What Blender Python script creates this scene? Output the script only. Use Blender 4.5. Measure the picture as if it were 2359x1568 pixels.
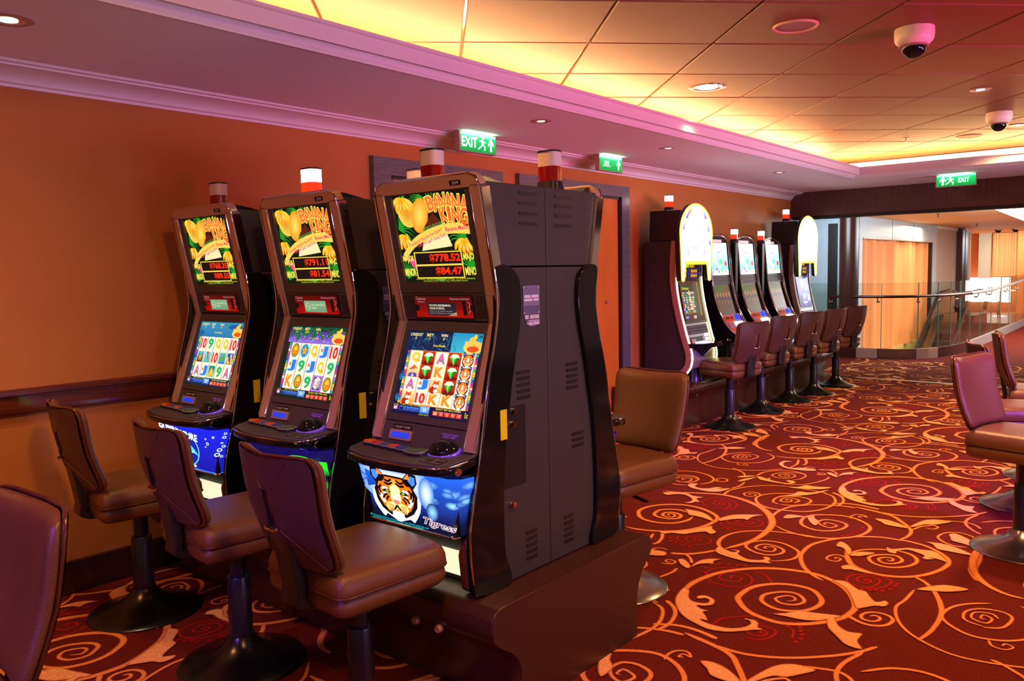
import bpy, math, random, json
import numpy as np
from mathutils import Vector, Matrix
from mathutils.geometry import tessellate_polygon
PI = math.pi
random.seed(7)
SC = bpy.context.scene
COL = SC.collection
for o in list(bpy.data.objects): bpy.data.objects.remove(o)

# ------------------------------------------------------------------ camera, world, exposure
def make_camera():
    f = 1880.0; yaw, pit, rol = [math.radians(a) for a in (39.807, 4.801, -1.112)]
    F = Vector((math.cos(yaw)*math.cos(pit), math.sin(yaw)*math.cos(pit), -math.sin(pit)))
    Rt = Vector((math.sin(yaw), -math.cos(yaw), 0)); U = Rt.cross(F)
    c, s = math.cos(rol), math.sin(rol)
    r = c*Rt + s*U; u = -s*Rt + c*U
    M = Matrix(((r.x, u.x, -F.x, 0), (r.y, u.y, -F.y, 0), (r.z, u.z, -F.z, 1.6), (0, 0, 0, 1)))
    cam = bpy.data.cameras.new('camera'); cam.sensor_width = 36.0; cam.sensor_fit = 'HORIZONTAL'
    cam.lens = f/2359*36.0; cam.clip_start = 0.05; cam.clip_end = 200
    o = bpy.data.objects.new('camera', cam); COL.objects.link(o); o.matrix_world = M
    SC.camera = o
make_camera()
SC.view_settings.view_transform = 'Standard'; SC.view_settings.look = 'None'
SC.view_settings.gamma = 1.0; SC.view_settings.use_curve_mapping = False
SC.view_settings.exposure = 0.0
W = bpy.data.worlds.new('world'); SC.world = W; W.use_nodes = True
W.node_tree.nodes['Background'].inputs[0].default_value = (1.0, 0.52, 0.42, 1)
W.node_tree.nodes['Background'].inputs[1].default_value = 0.26
try:
    SC.cycles.max_bounces = 6; SC.cycles.diffuse_bounces = 3; SC.cycles.glossy_bounces = 4
    SC.cycles.transparent_max_bounces = 12; SC.cycles.sample_clamp_indirect = 4.0
    SC.cycles.caustics_reflective = False; SC.cycles.caustics_refractive = False
    SC.cycles.use_denoising = True
except Exception: pass

def area_light(name, loc, size, power, color, target=None, size_y=None, spread=None):
    l = bpy.data.lights.new(name, 'AREA'); l.energy = power; l.color = color; l.size = size
    if size_y: l.shape = 'RECTANGLE'; l.size_y = size_y
    if spread: l.spread = spread
    o = bpy.data.objects.new(name, l); COL.objects.link(o); o.location = loc
    d = (Vector(target)-Vector(loc)) if target else Vector((0, 0, -1))
    o.rotation_euler = d.to_track_quat('-Z', 'Y').to_euler()
    return o
D_ = math.radians
def spot_light(name, loc, target, power, color, ang=70, blend=.7, rad=.04):
    l = bpy.data.lights.new(name, 'SPOT'); l.energy = power; l.color = color
    l.spot_size = math.radians(ang); l.spot_blend = blend; l.shadow_soft_size = rad
    o = bpy.data.objects.new(name, l); COL.objects.link(o); o.location = loc
    d = Vector(target)-Vector(loc); o.rotation_euler = d.to_track_quat('-Z', 'Y').to_euler()
    return o
# warm and violet lamps after the room's coloured light, with unseen fills added
spot_light('warm_overhead_light', (6.2, 1.3, 2.9), (6.4, 1.6, 0), 470, (1, .52, .22), 130, 1, .12)
spot_light('warm_overhead_light', (3.4, 0.2, 2.9), (4.0, .8, 0), 330, (1, .50, .20), 130, 1, .12)
spot_light('warm_overhead_light', (9.6, 1.4, 2.9), (9.8, 1.6, 0), 420, (1, .58, .32), 130, 1, .12)
spot_light('warm_overhead_light', (1.0, 0.8, 2.9), (1.2, 2.6, .4), 190, (1, .46, .16), 125, 1, .12)
spot_light('warm_overhead_light', (0.2, 3.3, 2.58), (0.9, 3.9, 0.6), 75, (1, .42, .10), 130, 1, .10)
spot_light('violet_wash', (4.4, -1.8, 2.5), (5.8, 1.0, .9), 1300, (.30, .07, 1.0), 42, .9, .10)
spot_light('violet_wash', (-1.6, 1.6, 2.1), (.6, 2.1, .9), 240, (.25, .07, 1.0), 40, .9, .08)
spot_light('violet_wash', (-0.9, 0.6, 2.2), (1.5, 2.9, .85), 38, (.30, .12, 1.0), 60, .9, .08)
spot_light('magenta_ceiling_lamp', (5.4, -2.2, 1.5), (5.6, 0.2, 2.95), 650, (1.0, .02, .38), 95, 1, .2)
area_light('violet_wash', (3.0, -2.6, 1.1), 3.0, 24, (.72, .50, 1.0), (3.3, 3.7, 2.75), .4, D_(70))  # added unseen strip, set low to brighten the soffit
area_light('violet_wash', (8.0, -2.6, 1.1), 3.0, 42, (.72, .62, 1.0), (8.3, 3.7, 2.75), .4, D_(70))  # second added strip, for the far stretch of soffit
spot_light('warm_overhead_light', (2.4, 2.6, 2.92), (3.6, 2.3, .6), 120, (1, .50, .18), 90, 1, .10)  # added without a fitting, warms the stool behind the bank
area_light('end_wall_fill', (13.3, 4.6, 2.35), 1.0, 60, (.75, .90, 1.0), (14.9, 5.2, 1.3))  # added cool fill that brightens the grey end wall

# ------------------------------------------------------------------ helpers
def lin(c):
    return tuple((x/12.92 if x <= .04045 else ((x+.055)/1.055)**2.4) for x in c[:3])
def rgb(r, g, b): return lin((r/255, g/255, b/255))
MATS = {}
def mat(name, col, rough=.5, metal=0.0, emit=None, estr=0.0, noise=None, bump=None, spec=None, alpha=None, coat=None, trans=None):
    """noise=(scale, amount, stretch_xyz) varies the colour; bump=(scale, strength)"""
    if name in MATS: return MATS[name]
    m = bpy.data.materials.new(name); m.use_nodes = True; nt = m.node_tree
    b = nt.nodes['Principled BSDF']
    b.inputs['Base Color'].default_value = (*col, 1); b.inputs['Roughness'].default_value = rough
    b.inputs['Metallic'].default_value = metal
    if emit is not None:
        b.inputs['Emission Color'].default_value = (*emit, 1); b.inputs['Emission Strength'].default_value = estr
    if spec is not None: b.inputs['Specular IOR Level'].default_value = spec
    if coat: b.inputs['Coat Weight'].default_value = coat; b.inputs['Coat Roughness'].default_value = .05
    if trans: b.inputs['Transmission Weight'].default_value = trans
    if alpha is not None: b.inputs['Alpha'].default_value = alpha
    tc = None
    if noise or bump:
        tc = nt.nodes.new('ShaderNodeTexCoord')
    if noise:
        mp = nt.nodes.new('ShaderNodeMapping'); mp.inputs['Scale'].default_value = noise[2] if len(noise) > 2 else (1, 1, 1)
        n = nt.nodes.new('ShaderNodeTexNoise'); n.inputs['Scale'].default_value = noise[0]; n.inputs['Detail'].default_value = 4
        r = nt.nodes.new('ShaderNodeMapRange'); r.inputs['From Min'].default_value = .3; r.inputs['From Max'].default_value = .7
        r.inputs['To Min'].default_value = 1-noise[1]; r.inputs['To Max'].default_value = 1+noise[1]
        mx = nt.nodes.new('ShaderNodeMix'); mx.data_type = 'RGBA'; mx.blend_type = 'MULTIPLY'; mx.inputs[0].default_value = 1
        mx.inputs[6].default_value = (*col, 1)
        nt.links.new(tc.outputs['Object'], mp.inputs[0]); nt.links.new(mp.outputs[0], n.inputs['Vector'])
        nt.links.new(n.outputs[0], r.inputs[0]); nt.links.new(r.outputs[0], mx.inputs[7]); nt.links.new(mx.outputs[2], b.inputs['Base Color'])
    if bump:
        n2 = nt.nodes.new('ShaderNodeTexNoise'); n2.inputs['Scale'].default_value = bump[0]; n2.inputs['Detail'].default_value = 3
        bp = nt.nodes.new('ShaderNodeBump'); bp.inputs['Strength'].default_value = bump[1]; bp.inputs['Distance'].default_value = .002
        nt.links.new(tc.outputs['Object'], n2.inputs['Vector']); nt.links.new(n2.outputs[0], bp.inputs['Height']); nt.links.new(bp.outputs[0], b.inputs['Normal'])
    MATS[name] = m
    return m
def attr_mat(name, estr, rough=.25, base=.0):
    """colour read from the mesh's own print colours; estr>0 = backlit"""
    if name in MATS: return MATS[name]
    m = bpy.data.materials.new(name); m.use_nodes = True; nt = m.node_tree; b = nt.nodes['Principled BSDF']
    a = nt.nodes.new('ShaderNodeAttribute'); a.attribute_name = 'Col'
    b.inputs['Roughness'].default_value = rough; b.inputs['Specular IOR Level'].default_value = .07
    if estr > 0:
        b.inputs['Base Color'].default_value = (.02, .02, .02, 1)
        nt.links.new(a.outputs['Color'], b.inputs['Emission Color']); b.inputs['Emission Strength'].default_value = estr
    else: nt.links.new(a.outputs['Color'], b.inputs['Base Color'])
    MATS[name] = m; return m

def tagset(o, label=None, cat=None, group=None, kind=None):
    if label: o['label'] = label
    if cat: o['category'] = cat
    if group: o['group'] = group
    if kind: o['kind'] = kind
    return o
def thing(name, label, cat, loc=(0, 0, 0), rotz=0, group=None):
    o = bpy.data.objects.new(name, None); COL.objects.link(o); o.location = loc; o.rotation_euler = (0, 0, rotz)
    o.empty_display_size = .1
    return tagset(o, label, cat, group)
def copy_tree(o, parent=None):
    c = o.copy(); COL.objects.link(c); c.parent = parent
    for ch in list(o.children): copy_tree(ch, c)
    return c

class MB:
    def __init__(s): s.v = []; s.f = []; s.fc = []
    def add(s, vs, fs):
        b = len(s.v); s.v += [tuple(v) for v in vs]; s.f += [tuple(b+i for i in f) for f in fs]; return s
    def box(s, x0, x1, y0, y1, z0, z1):
        if x0 > x1: x0, x1 = x1, x0
        if y0 > y1: y0, y1 = y1, y0
        if z0 > z1: z0, z1 = z1, z0
        v = [(x0,y0,z0),(x1,y0,z0),(x1,y1,z0),(x0,y1,z0),(x0,y0,z1),(x1,y0,z1),(x1,y1,z1),(x0,y1,z1)]
        return s.add(v, [(0,3,2,1),(4,5,6,7),(0,1,5,4),(1,2,6,5),(2,3,7,6),(3,0,4,7)])
    def prism(s, poly, fn, t0, t1):
        """poly 2-D ring; fn(a,b,t)->xyz; closed solid between t0 and t1"""
        n = len(poly); vs = [fn(a, b, t0) for a, b in poly]+[fn(a, b, t1) for a, b in poly]
        tri = tessellate_polygon([[Vector((a, b, 0)) for a, b in poly]])
        fs = [tuple(t) for t in tri]+[tuple(n+i for i in reversed(t)) for t in tri]
        fs += [(i, (i+1) % n, n+(i+1) % n, n+i) for i in range(n)]
        return s.add(vs, fs)
    def tube(s, pts, r, n=8, caps=True, closed=False):
        pts = [Vector(p) for p in pts]; m = len(pts); rr = r if isinstance(r, (list, tuple)) else [r]*m
        vs = []; up = None
        for i, p in enumerate(pts):
            if closed: d = (pts[(i+1) % m]-pts[i-1])
            else: d = (pts[min(i+1, m-1)]-pts[max(i-1, 0)])
            d.normalize()
            if up is None:
                up = Vector((0, 0, 1)) if abs(d.z) < .9 else Vector((1, 0, 0))
            a = d.cross(up); 
            if a.length < 1e-5: a = d.orthogonal()
            a.normalize(); b = a.cross(d); b.normalize(); up = b
            for k in range(n):
                t = 2*PI*k/n; vs.append(p+a*(rr[i]*math.cos(t))+b*(rr[i]*math.sin(t)))
        fs = []
        for i in range(m if closed else m-1):
            j = (i+1) % m
            for k in range(n): fs.append((i*n+k, i*n+(k+1) % n, j*n+(k+1) % n, j*n+k))
        if caps and not closed: fs += [tuple(range(n))[::-1], tuple((m-1)*n+k for k in range(n))]
        return s.add(vs, fs)
    def lathe(s, prof, c=(0, 0, 0), n=28, axis='z'):
        vs = []
        for r, z in prof:
            for k in range(n):
                t = 2*PI*k/n; x, y = r*math.cos(t), r*math.sin(t)
                vs.append((c[0]+x, c[1]+y, c[2]+z) if axis == 'z' else ((c[0]+x, c[1]+z, c[2]+y) if axis == 'y' else (c[0]+z, c[1]+x, c[2]+y)))
        m = len(prof); fs = []
        for i in range(m-1):
            for k in range(n): fs.append((i*n+k, i*n+(k+1) % n, (i+1)*n+(k+1) % n, (i+1)*n+k))
        fs += [tuple(range(n))[::-1], tuple((m-1)*n+k for k in range(n))]
        return s.add(vs, fs)
    def grid(s, fn, nu, nv, close_u=False):
        vs = [fn(i/nu, j/nv) for j in range(nv+1) for i in range(nu+1)]
        fs = [(j*(nu+1)+i, j*(nu+1)+i+1, (j+1)*(nu+1)+i+1, (j+1)*(nu+1)+i) for j in range(nv) for i in range(nu)]
        return s.add(vs, fs)
    def pillow(s, w, h, t, fn, p=6, q=7, n=16, back=1.0):
        """rounded cushion: fn(x,y,d) maps to xyz, d in [-t/2,t/2]"""
        idx = {}; vs = []
        def P(a, b, sg):
            m = max(abs(a), abs(b)); k = 1.0
            if m > 1e-6: k = m/((abs(a)**p+abs(b)**p)**(1/p))
            hh = max(0.0, 1-m**q)**.5 if m < 1 else 0
            return fn(a*k*w/2, b*k*h/2, sg*hh*t/2*(back if sg < 0 else 1))
        def par(i): 
            a = -1+2*i/n; return math.copysign(1-(1-abs(a))**2.1, a)
        for sg in (1, -1):
            for j in range(n+1):
                for i in range(n+1):
                    edge = i in (0, n) or j in (0, n)
                    key = (i, j, 0 if edge else sg)
                    if key not in idx: idx[key] = len(vs); vs.append(P(par(i), par(j), sg))
        def g(i, j, sg): return idx[(i, j, 0 if (i in (0, n) or j in (0, n)) else sg)]
        fs = []
        for j in range(n):
            for i in range(n):
                fs.append((g(i,j,1), g(i+1,j,1), g(i+1,j+1,1), g(i,j+1,1)))
                fs.append((g(i,j,-1), g(i,j+1,-1), g(i+1,j+1,-1), g(i+1,j,-1)))
        return s.add(vs, fs)
    def build(s, name, m, parent=None, smooth=False, bevel=0, kind=None, label=None, fix=True):
        me = bpy.data.meshes.new(name); me.from_pydata([tuple(v) for v in s.v], [], s.f); me.validate()
        if fix:
            import bmesh
            bm = bmesh.new(); bm.from_mesh(me); bmesh.ops.recalc_face_normals(bm, faces=bm.faces); bm.to_mesh(me); bm.free()
        me.materials.append(m)
        if smooth:
            me.polygons.foreach_set('use_smooth', [True]*len(me.polygons))
            try: me.set_sharp_from_angle(angle=math.radians(smooth if smooth > 1 else 40))
            except Exception: pass
        o = bpy.data.objects.new(name, me); COL.objects.link(o)
        if parent: o.parent = parent
        if bevel:
            b = o.modifiers.new('bevel', 'BEVEL'); b.width = bevel; b.segments = 2; b.limit_method = 'ANGLE'; b.angle_limit = math.radians(35)
        if kind: o['kind'] = kind
        if label: o['label'] = label
        return o
def struct(name, mb, m, parent=None, **k):
    o = mb.build(name, m, parent, **k)
    if not parent: o['kind'] = 'structure'
    return o
def catmull(P, n=6, closed=False):
    P = [Vector((*p, 0)) if len(p) == 2 else Vector(p) for p in P]
    if closed: Q = [P[-1]]+P+[P[0], P[1]]
    else: Q = [P[0]*2-P[1]]+P+[P[-1]*2-P[-2]]
    o = []
    for i in range(1, len(Q)-2):
        a, b, c, d = Q[i-1:i+3]
        for k in range(n):
            t = k/n
            o.append(.5*((2*b)+(c-a)*t+(2*a-5*b+4*c-d)*t*t+(3*b-a-3*c+d)*t**3))
    if not closed: o.append(P[-1])
    return o

# ---- text glyph meshes
_TX = {}
def text_mesh(s, bold=0.0):
    k = (s, bold)
    if k in _TX: return _TX[k]
    cu = bpy.data.curves.new('t', 'FONT'); cu.body = s; cu.resolution_u = 3; cu.offset = bold
    cu.align_x = 'LEFT'
    o = bpy.data.objects.new('t', cu); COL.objects.link(o)
    dg = bpy.context.evaluated_depsgraph_get(); me = bpy.data.meshes.new_from_object(o.evaluated_get(dg))
    vs = [(v.co.x, v.co.y) for v in me.vertices]; fs = [tuple(p.vertices) for p in me.polygons]
    bpy.data.objects.remove(o); bpy.data.curves.remove(cu); bpy.data.meshes.remove(me)
    if vs:
        x0 = min(v[0] for v in vs); x1 = max(v[0] for v in vs); y0 = min(v[1] for v in vs); y1 = max(v[1] for v in vs)
    else: x0 = x1 = y0 = y1 = 0
    _TX[k] = (vs, fs, (x0, x1, y0, y1)); return _TX[k]
class Art:
    """flat print: coloured polygons on a surface; canvas x right, y up, in 0..1; fn(u,v,d)->xyz"""
    def __init__(s, fn, aspect=1.0, step=.00025):
        s.fn = fn; s.v = []; s.f = []; s.c = []; s.d = .0; s.step = step; s.asp = aspect; s.nl = 0
    def _push(s, pts, faces, cols):
        s.nl += 1; d = s.step*(1+s.nl*.02) if s.nl > 1 else 0
        b = len(s.v); s.v += [s.fn(min(1, max(0, x)), min(1, max(0, y)), d) for x, y in pts]
        s.f += [tuple(b+i for i in f) for f in faces]
        s.c += cols
    def poly(s, pts, c):
        tri = tessellate_polygon([[Vector((x, y, 0)) for x, y in pts]])
        s._push(pts, tri, [lin(c)]*len(pts)); return s
    def rect(s, x0, y0, x1, y1, c, c2=None, n=1):
        """c bottom, c2 top"""
        c2 = c2 or c; P = []; F = []; K = []
        m = 12 if (x1-x0) > .9 else 1
        for j in range(n+1):
            for i in range(m+1):
                P.append((x0+(x1-x0)*i/m, y0+(y1-y0)*j/n)); t = j/n; K.append(lin(tuple(c[q]*(1-t)+c2[q]*t for q in range(3))))
        for j in range(n):
            for i in range(m): a = j*(m+1)+i; F.append((a, a+1, a+m+2, a+m+1))
        s._push(P, F, K); return s
    def ell(s, x, y, rx, ry, c, n=20, rot=0, c2=None):
        P = [(x, y)]; ca, sa = math.cos(rot), math.sin(rot); ry2 = ry
        for k in range(n):
            t = 2*PI*k/n; a, b = rx*math.cos(t), ry2*math.sin(t)
            P.append((x+a*ca-b*sa*1.0, y+a*sa+b*ca))
        s._push(P, [(0, 1+k, 1+(k+1) % n) for k in range(n)], [lin(c)]+[lin(c2 or c)]*n); return s
    def line(s, pts, w, c, smooth=True, w2=None):
        P = catmull(pts, 5) if smooth and len(pts) > 2 else [Vector((*p, 0)) for p in pts]
        L = []; n = len(P)
        for i, p in enumerate(P):
            d = P[min(i+1, n-1)]-P[max(i-1, 0)]; d = d.normalized() if d.length > 0 else Vector((1, 0, 0))
            ww = w+((w2 if w2 is not None else w)-w)*i/max(1, n-1)
            nx, ny = -d.y*ww/2, d.x*ww/2
            L += [(p.x+nx, p.y+ny*s.asp), (p.x-nx, p.y-ny*s.asp)]
        s._push(L, [(2*i, 2*i+1, 2*i+3, 2*i+2) for i in range(n-1)], [lin(c)]*len(L)); return s
    def text(s, t, x, y, h, c, w=None, bold=.0, rot=0, align='l', out=None, ow=.03, skew=0):
        """h = letter height; w = total width (else proportional)"""
        for col, bd in (([(out, bold+ow)] if out else [])+[(c, bold)]):
            vs, fs, (x0, x1, y0, y1) = text_mesh(t, bd)
            if not vs: return s
            _, _, (a0, a1, b0, b1) = text_mesh(t, 0.0)
            sy = h/max(.3, (b1-b0)); sx = (w/(a1-a0)) if w else sy/s.asp
            ox = {'l': 0, 'c': -(a1-a0)*sx/2, 'r': -(a1-a0)*sx}[align]
            ca, sa = math.cos(rot), math.sin(rot); P = []
            for vx, vy in vs:
                a = (vx-a0)*sx+ox+skew*(vy-b0)*sx; b = (vy-b0)*sy
                P.append((x+a*ca-b*sa/s.asp, y+a*sa*s.asp+b*ca))
            s._push(P, fs, [lin(col)]*len(P))
        return s
    def build(s, name, m, parent, label=None):
        me = bpy.data.meshes.new(name); me.from_pydata([tuple(v) for v in s.v], [], s.f)
        at = me.color_attributes.new('Col', 'FLOAT_COLOR', 'POINT')
        at.data.foreach_set('color', np.array([(*c, 1) for c in s.c], np.float32).ravel())
        me.materials.append(m)
        o = bpy.data.objects.new(name, me); COL.objects.link(o); o.parent = parent
        if label: o['label'] = label
        return o
def roundrect(x0, x1, y0, y1, r, n=4):
    o = []
    for cx, cy, a in ((x1-r, y1-r, 0), (x0+r, y1-r, 90), (x0+r, y0+r, 180), (x1-r, y0+r, 270)):
        for k in range(n+1):
            t = math.radians(a+90*k/n); o.append((cx+r*math.cos(t), cy+r*math.sin(t)))
    return o

# ------------------------------------------------------------------ materials
M_wall = mat('wall_paint', rgb(190, 118, 54), .48, noise=(3, .05), bump=(60, .15), spec=.2)
M_soffit = mat('soffit_paint', rgb(240, 226, 232), .6)
M_mould = mat('moulding_paint', rgb(235, 215, 210), .4)
M_tile = mat('ceiling_tile', rgb(122, 68, 36), .55, noise=(4, .03), spec=.25)
M_grid = mat('ceiling_joint_metal', rgb(190, 170, 150), .12, 1.0)
M_dark = mat('dark_veneer', rgb(58, 28, 22), .28, noise=(6, .35, (14, 14, .35)), spec=.5)
M_rail = mat('rail_wood', rgb(92, 38, 18), .25, noise=(5, .35, (.5, 6, 8)), coat=.4)
M_base = mat('plinth_laminate', rgb(64, 33, 18), .34, noise=(260, .35), bump=(300, .1))
M_charc = mat('cabinet_charcoal', rgb(55, 47, 48), .48, noise=(250, .18), bump=(350, .2))
M_black = mat('black_plastic', (.012, .01, .012), .35)
M_gloss = mat('black_gloss', (.008, .007, .008), .09, spec=.35)
M_bezel = mat('bezel_grey', rgb(70, 62, 62), .45, noise=(300, .1))
M_bronze = mat('bronze_frame', rgb(190, 150, 132), .36, .3)
M_chrome = mat('chrome', (.82, .80, .80), .08, 1.0)
M_silver = mat('silver_plastic', rgb(190, 188, 190), .3, .6)
M_leather = mat('stool_leather', rgb(112, 68, 36), .30, bump=(420, .45), noise=(180, .12), spec=.5)
M_leather_dark = mat('stool_back_leather', rgb(78, 50, 44), .33, bump=(420, .3), noise=(180, .12))
M_piping = mat('piping_leather', rgb(90, 42, 22), .3)
M_basem = mat('stool_base_metal', rgb(70, 68, 62), .25, .9)
M_basel = mat('stool_base_steel', rgb(150, 145, 140), .25, .95)
M_pole = mat('stool_pole', (.015, .012, .02), .3)
M_screen = attr_mat('backlit_print', 1.05)
M_screen_hot = attr_mat('backlit_print_bright', 2.6)
M_print = attr_mat('printed_label', 0, .4)
M_white_lit = mat('lit_white', (.9, .9, .9), .3, emit=(1, .97, 1), estr=9)
M_white_off = mat('unlit_white_lens', rgb(235, 205, 195), .2)
M_red_off = mat('red_lens', rgb(150, 10, 8), .12, spec=.6)
M_red_lit = mat('red_lens_lit', rgb(200, 20, 10), .15, emit=(1, .05, .01), estr=.9)
M_glass = mat('clear_glass', (.9, 1, .97), .02, trans=1.0, alpha=.35)
# ------------------------------------------------------------------ structure
WY = 4.38; ZS = 2.62; ZT = 2.95; XE = 11.45
struct('wall_left', MB().box(-3, XE+.02, WY, WY+.15, 0, 2.95), M_wall)
# floor outline with the escalator well cut away
FL = [(-3, -6), (32, -6), (32, 3.25), (24.8, 3.25), (16.6, 3.12), (15.7, 3.22), (15.0, 3.52), (14.72, 3.95), (14.72, 6.5), (-3, 6.5)]
floor = struct('floor', MB().prism(FL, lambda a, b, t: (a, b, t), -.25, 0), mat('carpet_pile', rgb(100, 28, 18), .95, noise=(90, .28), bump=(500, .4), spec=.1))
lower = struct('floor_lower_deck', MB().box(14, 34, 3, 7, -3.3, -3.2), mat('lower_carpet', rgb(150, 90, 60), .8, noise=(5, .3)))
struct('baseboard_left', MB().box(-3, XE, WY-.03, WY, 0, .165), M_dark)
# chair rail with an eased profile
rp = [(0, .955), (-.028, .955), (-.034, .968), (-.034, .99), (-.026, .995), (-.026, 1.045), (-.036, 1.05), (-.036, 1.07), (-.026, 1.08), (0, 1.08)]
struct('trim_1', MB().prism(rp, lambda a, b, t: (t, WY+a, b), -3, 3.76), M_rail, smooth=30)
# crown moulding where wall meets soffit
def sweep_profile(mb, prof, path_pts):
    """prof list of (out, z); path list of (x,y,nx,ny) with mitred outward normals"""
    n = len(prof); vs = []; fs = []
    for (x, y, nx, ny) in path_pts:
        for a, z in prof: vs.append((x+nx*a, y+ny*a, z))
    for i in range(len(path_pts)-1):
        for k in range(n-1): fs.append((i*n+k, i*n+k+1, (i+1)*n+k+1, (i+1)*n+k))
    return mb.add(vs, fs)
cp = [(0, 2.525), (.012, 2.525), (.014, 2.538), (.03, 2.545)]
cp += [(.03+.115*(1-math.cos(t)), 2.545+.052*math.sin(t)) for t in [PI/2*k/7 for k in range(1, 8)]]
cp += [(.150, 2.598), (.152, 2.606), (.175, 2.609), (.180, 2.62)]
struct('trim_2', sweep_profile(MB(), cp, [(-3, WY, 0, -1), (XE, WY, 0, -1)]), M_mould, smooth=30, fix=False)
# soffit: wall side and far side, one L-shaped slab
so = MB(); so.box(-3, XE, 3.11, WY, ZS, ZS+.05); so.box(10.05, XE, -6, 3.11, ZS, ZS+.05)
so.box(-3, 11.35, 3.95, 4.0, ZS+.05, 2.94); so.box(11.3, 11.35, -6, 3.9, ZS+.05, 2.94)
soffit = struct('ceiling_soffit', so, M_soffit)
# cornice around the recess
kp = [(0, 2.62), (.004, 2.612), (.012, 2.612), (.016, 2.622), (.022, 2.628)]
kp += [(.022+.042*(1-math.cos(t)), 2.628+.036*math.sin(t)) for t in [PI/2*k/6 for k in range(1, 7)]]
kp += [(.068, 2.668), (.074, 2.672), (.076, 2.678)]
kp += [(.076+.03*(1-math.cos(t)), 2.678+.032*math.sin(t)) for t in [PI/2*k/5 for k in range(1, 6)]]
kp += [(.112, 2.712), (.116, 2.716), (.116, 2.728), (.10, 2.729), (.10, 2.64)]
s2 = 1
struct('trim_3', sweep_profile(MB(), kp, [(-3, 3.11, 0, -1), (10.05, 3.11, -1, -1), (10.05, -6, -1, 0)]), M_mould, smooth=30, fix=False)
# recess: grid slab and tiles laid diagonally
grid = struct('ceiling', MB().box(-3, 11.4, -6, 4.38, ZT+.018, ZT+.06), M_grid)
PT = .757; rt = 2**-.5; th = .3665
tile_me = None
def tile_mesh():
    h0 = th; h1 = th+.004; z0, z1 = -.006, .016
    mb = MB(); a = h0; b = h1
    vs = [(-a,-a,z0),(a,-a,z0),(a,a,z0),(-a,a,z0),(-b,-b,z0+.006),(b,-b,z0+.006),(b,b,z0+.006),(-b,b,z0+.006),(-b,-b,z1),(b,-b,z1),(b,b,z1),(-b,b,z1)]
    fs = [(0,3,2,1),(0,1,5,4),(1,2,6,5),(2,3,7,6),(3,0,4,7),(4,5,9,8),(5,6,10,9),(6,7,11,10),(7,4,8,11)]
    return mb.add(vs, fs)
first = None
for i in range(-10, 16):
    for j in range(-6, 20):
        p = .188+PT*(i+.5); q = 4.17+PT*(j+.5)-PT*5   # p=(x-y)/r2, q=(x+y)/r2
        x = (p+q)*rt; y = (q-p)*rt
        if not (-.4 < x < 11.7 and -2.6 < y < 4.4): continue
        if y < .75*x-.95*max(0, x)-1.9: continue
        if first is None: first = t = tile_mesh().build('ceiling_tile', M_tile, grid)
        else: t = first.copy(); COL.objects.link(t); t.parent = grid
        random.seed(i*77+j); t.location = (x, y, ZT+.006+random.uniform(-.0015, .0015))
        t.rotation_euler = (random.uniform(-.002, .002), random.uniform(-.002, .002), PI/4)
# cove strips (concealed lamps behind the cornice)
M_cove = mat('cove_lamp', (1, .7, .4), .5, emit=(1, .58, .25), estr=165)
cs = MB(); cs.box(-3, 10.7, 3.60, 3.67, 2.675, 2.69)
c1 = cs.build('cove_light_strip', M_cove); tagset(c1, 'concealed warm light strip glowing in the ceiling cove along the long wall', 'light')
c2 = MB().box(10.80, 10.87, -6, 3.6, 2.675, 2.69).build('cove_light_strip', M_cove); tagset(c2, 'concealed warm light strip glowing in the ceiling cove above the far beam', 'light')

# doors in the wall
M_door = mat('door_laminate', rgb(218, 122, 26), .5, noise=(8, .06, (1, 1, .3)))
M_frame = mat('door_frame_veneer', rgb(100, 98, 96), .3, noise=(5, .25, (2, 2, 20)), spec=.6)
def door(n, x0, x1, xl, xr, zt, ztop):
    f = MB(); f.box(x0, xl, WY-.045, WY+.01, 0, ztop); f.box(xr, x1, WY-.045, WY+.01, 0, ztop); f.box(xl, xr, WY-.045, WY+.01, zt, ztop)
    o = MB().box(xl, xr, WY-.008, WY+.005, 0, zt).build('door_%d' % n, M_door); o['kind'] = 'structure'
    f.build('door_frame', M_frame, o)
    j = MB(); j.box(xl, xl+.022, WY-.03, WY, 0, zt); j.box(xr-.022, xr, WY-.03, WY, 0, zt); j.box(xl, xr, WY-.03, WY, zt-.022, zt)
    j.build('door_stop', M_black, o)
    return o
door(1, 3.76, 5.13, 3.92, 4.98, 2.29, 2.41)
d2 = door(2, 5.34, 7.07, 5.52, 6.93, 2.31, 2.415)
MB().lathe([(.001, -.03), (.016, -.03), (.018, -.012), (.018, 0)], (6.68, WY-.004, 1.29), 14, 'y').build('door_peephole', M_bronze, d2)

# wood clad beam at the end of the room and its dark edge trims
struct('wall_beam', MB().box(XE-.02, XE+.3, -6, WY+.1, 2.29, 2.66), mat('beam_veneer', rgb(92, 54, 46), .3, noise=(6, .4, (14, 14, .35)), spec=.5))
struct('trim_4', MB().box(XE+.02, XE+.42, -6, WY+.1, 2.262, 2.29), mat('track_metal', rgb(60, 45, 38), .35, .5))
struct('trim_5', MB().box(XE+.06, XE+.13, -6, WY, 2.25, 2.263), M_black)
# metal threshold strip inlaid in the carpet
th_ = thing('threshold_strip', 'brushed metal threshold strip inlaid across the carpet below the far beam', 'threshold', (12.0, 0, 0))
for k, (a, b) in enumerate(((4.3, 3.3), (3.29, 2.75), (2.745, 1.9), (1.895, .3))):
    MB().box(-.05, .05, b, a, .001, .008).build('metal_strip', M_basel, th_)

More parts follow.
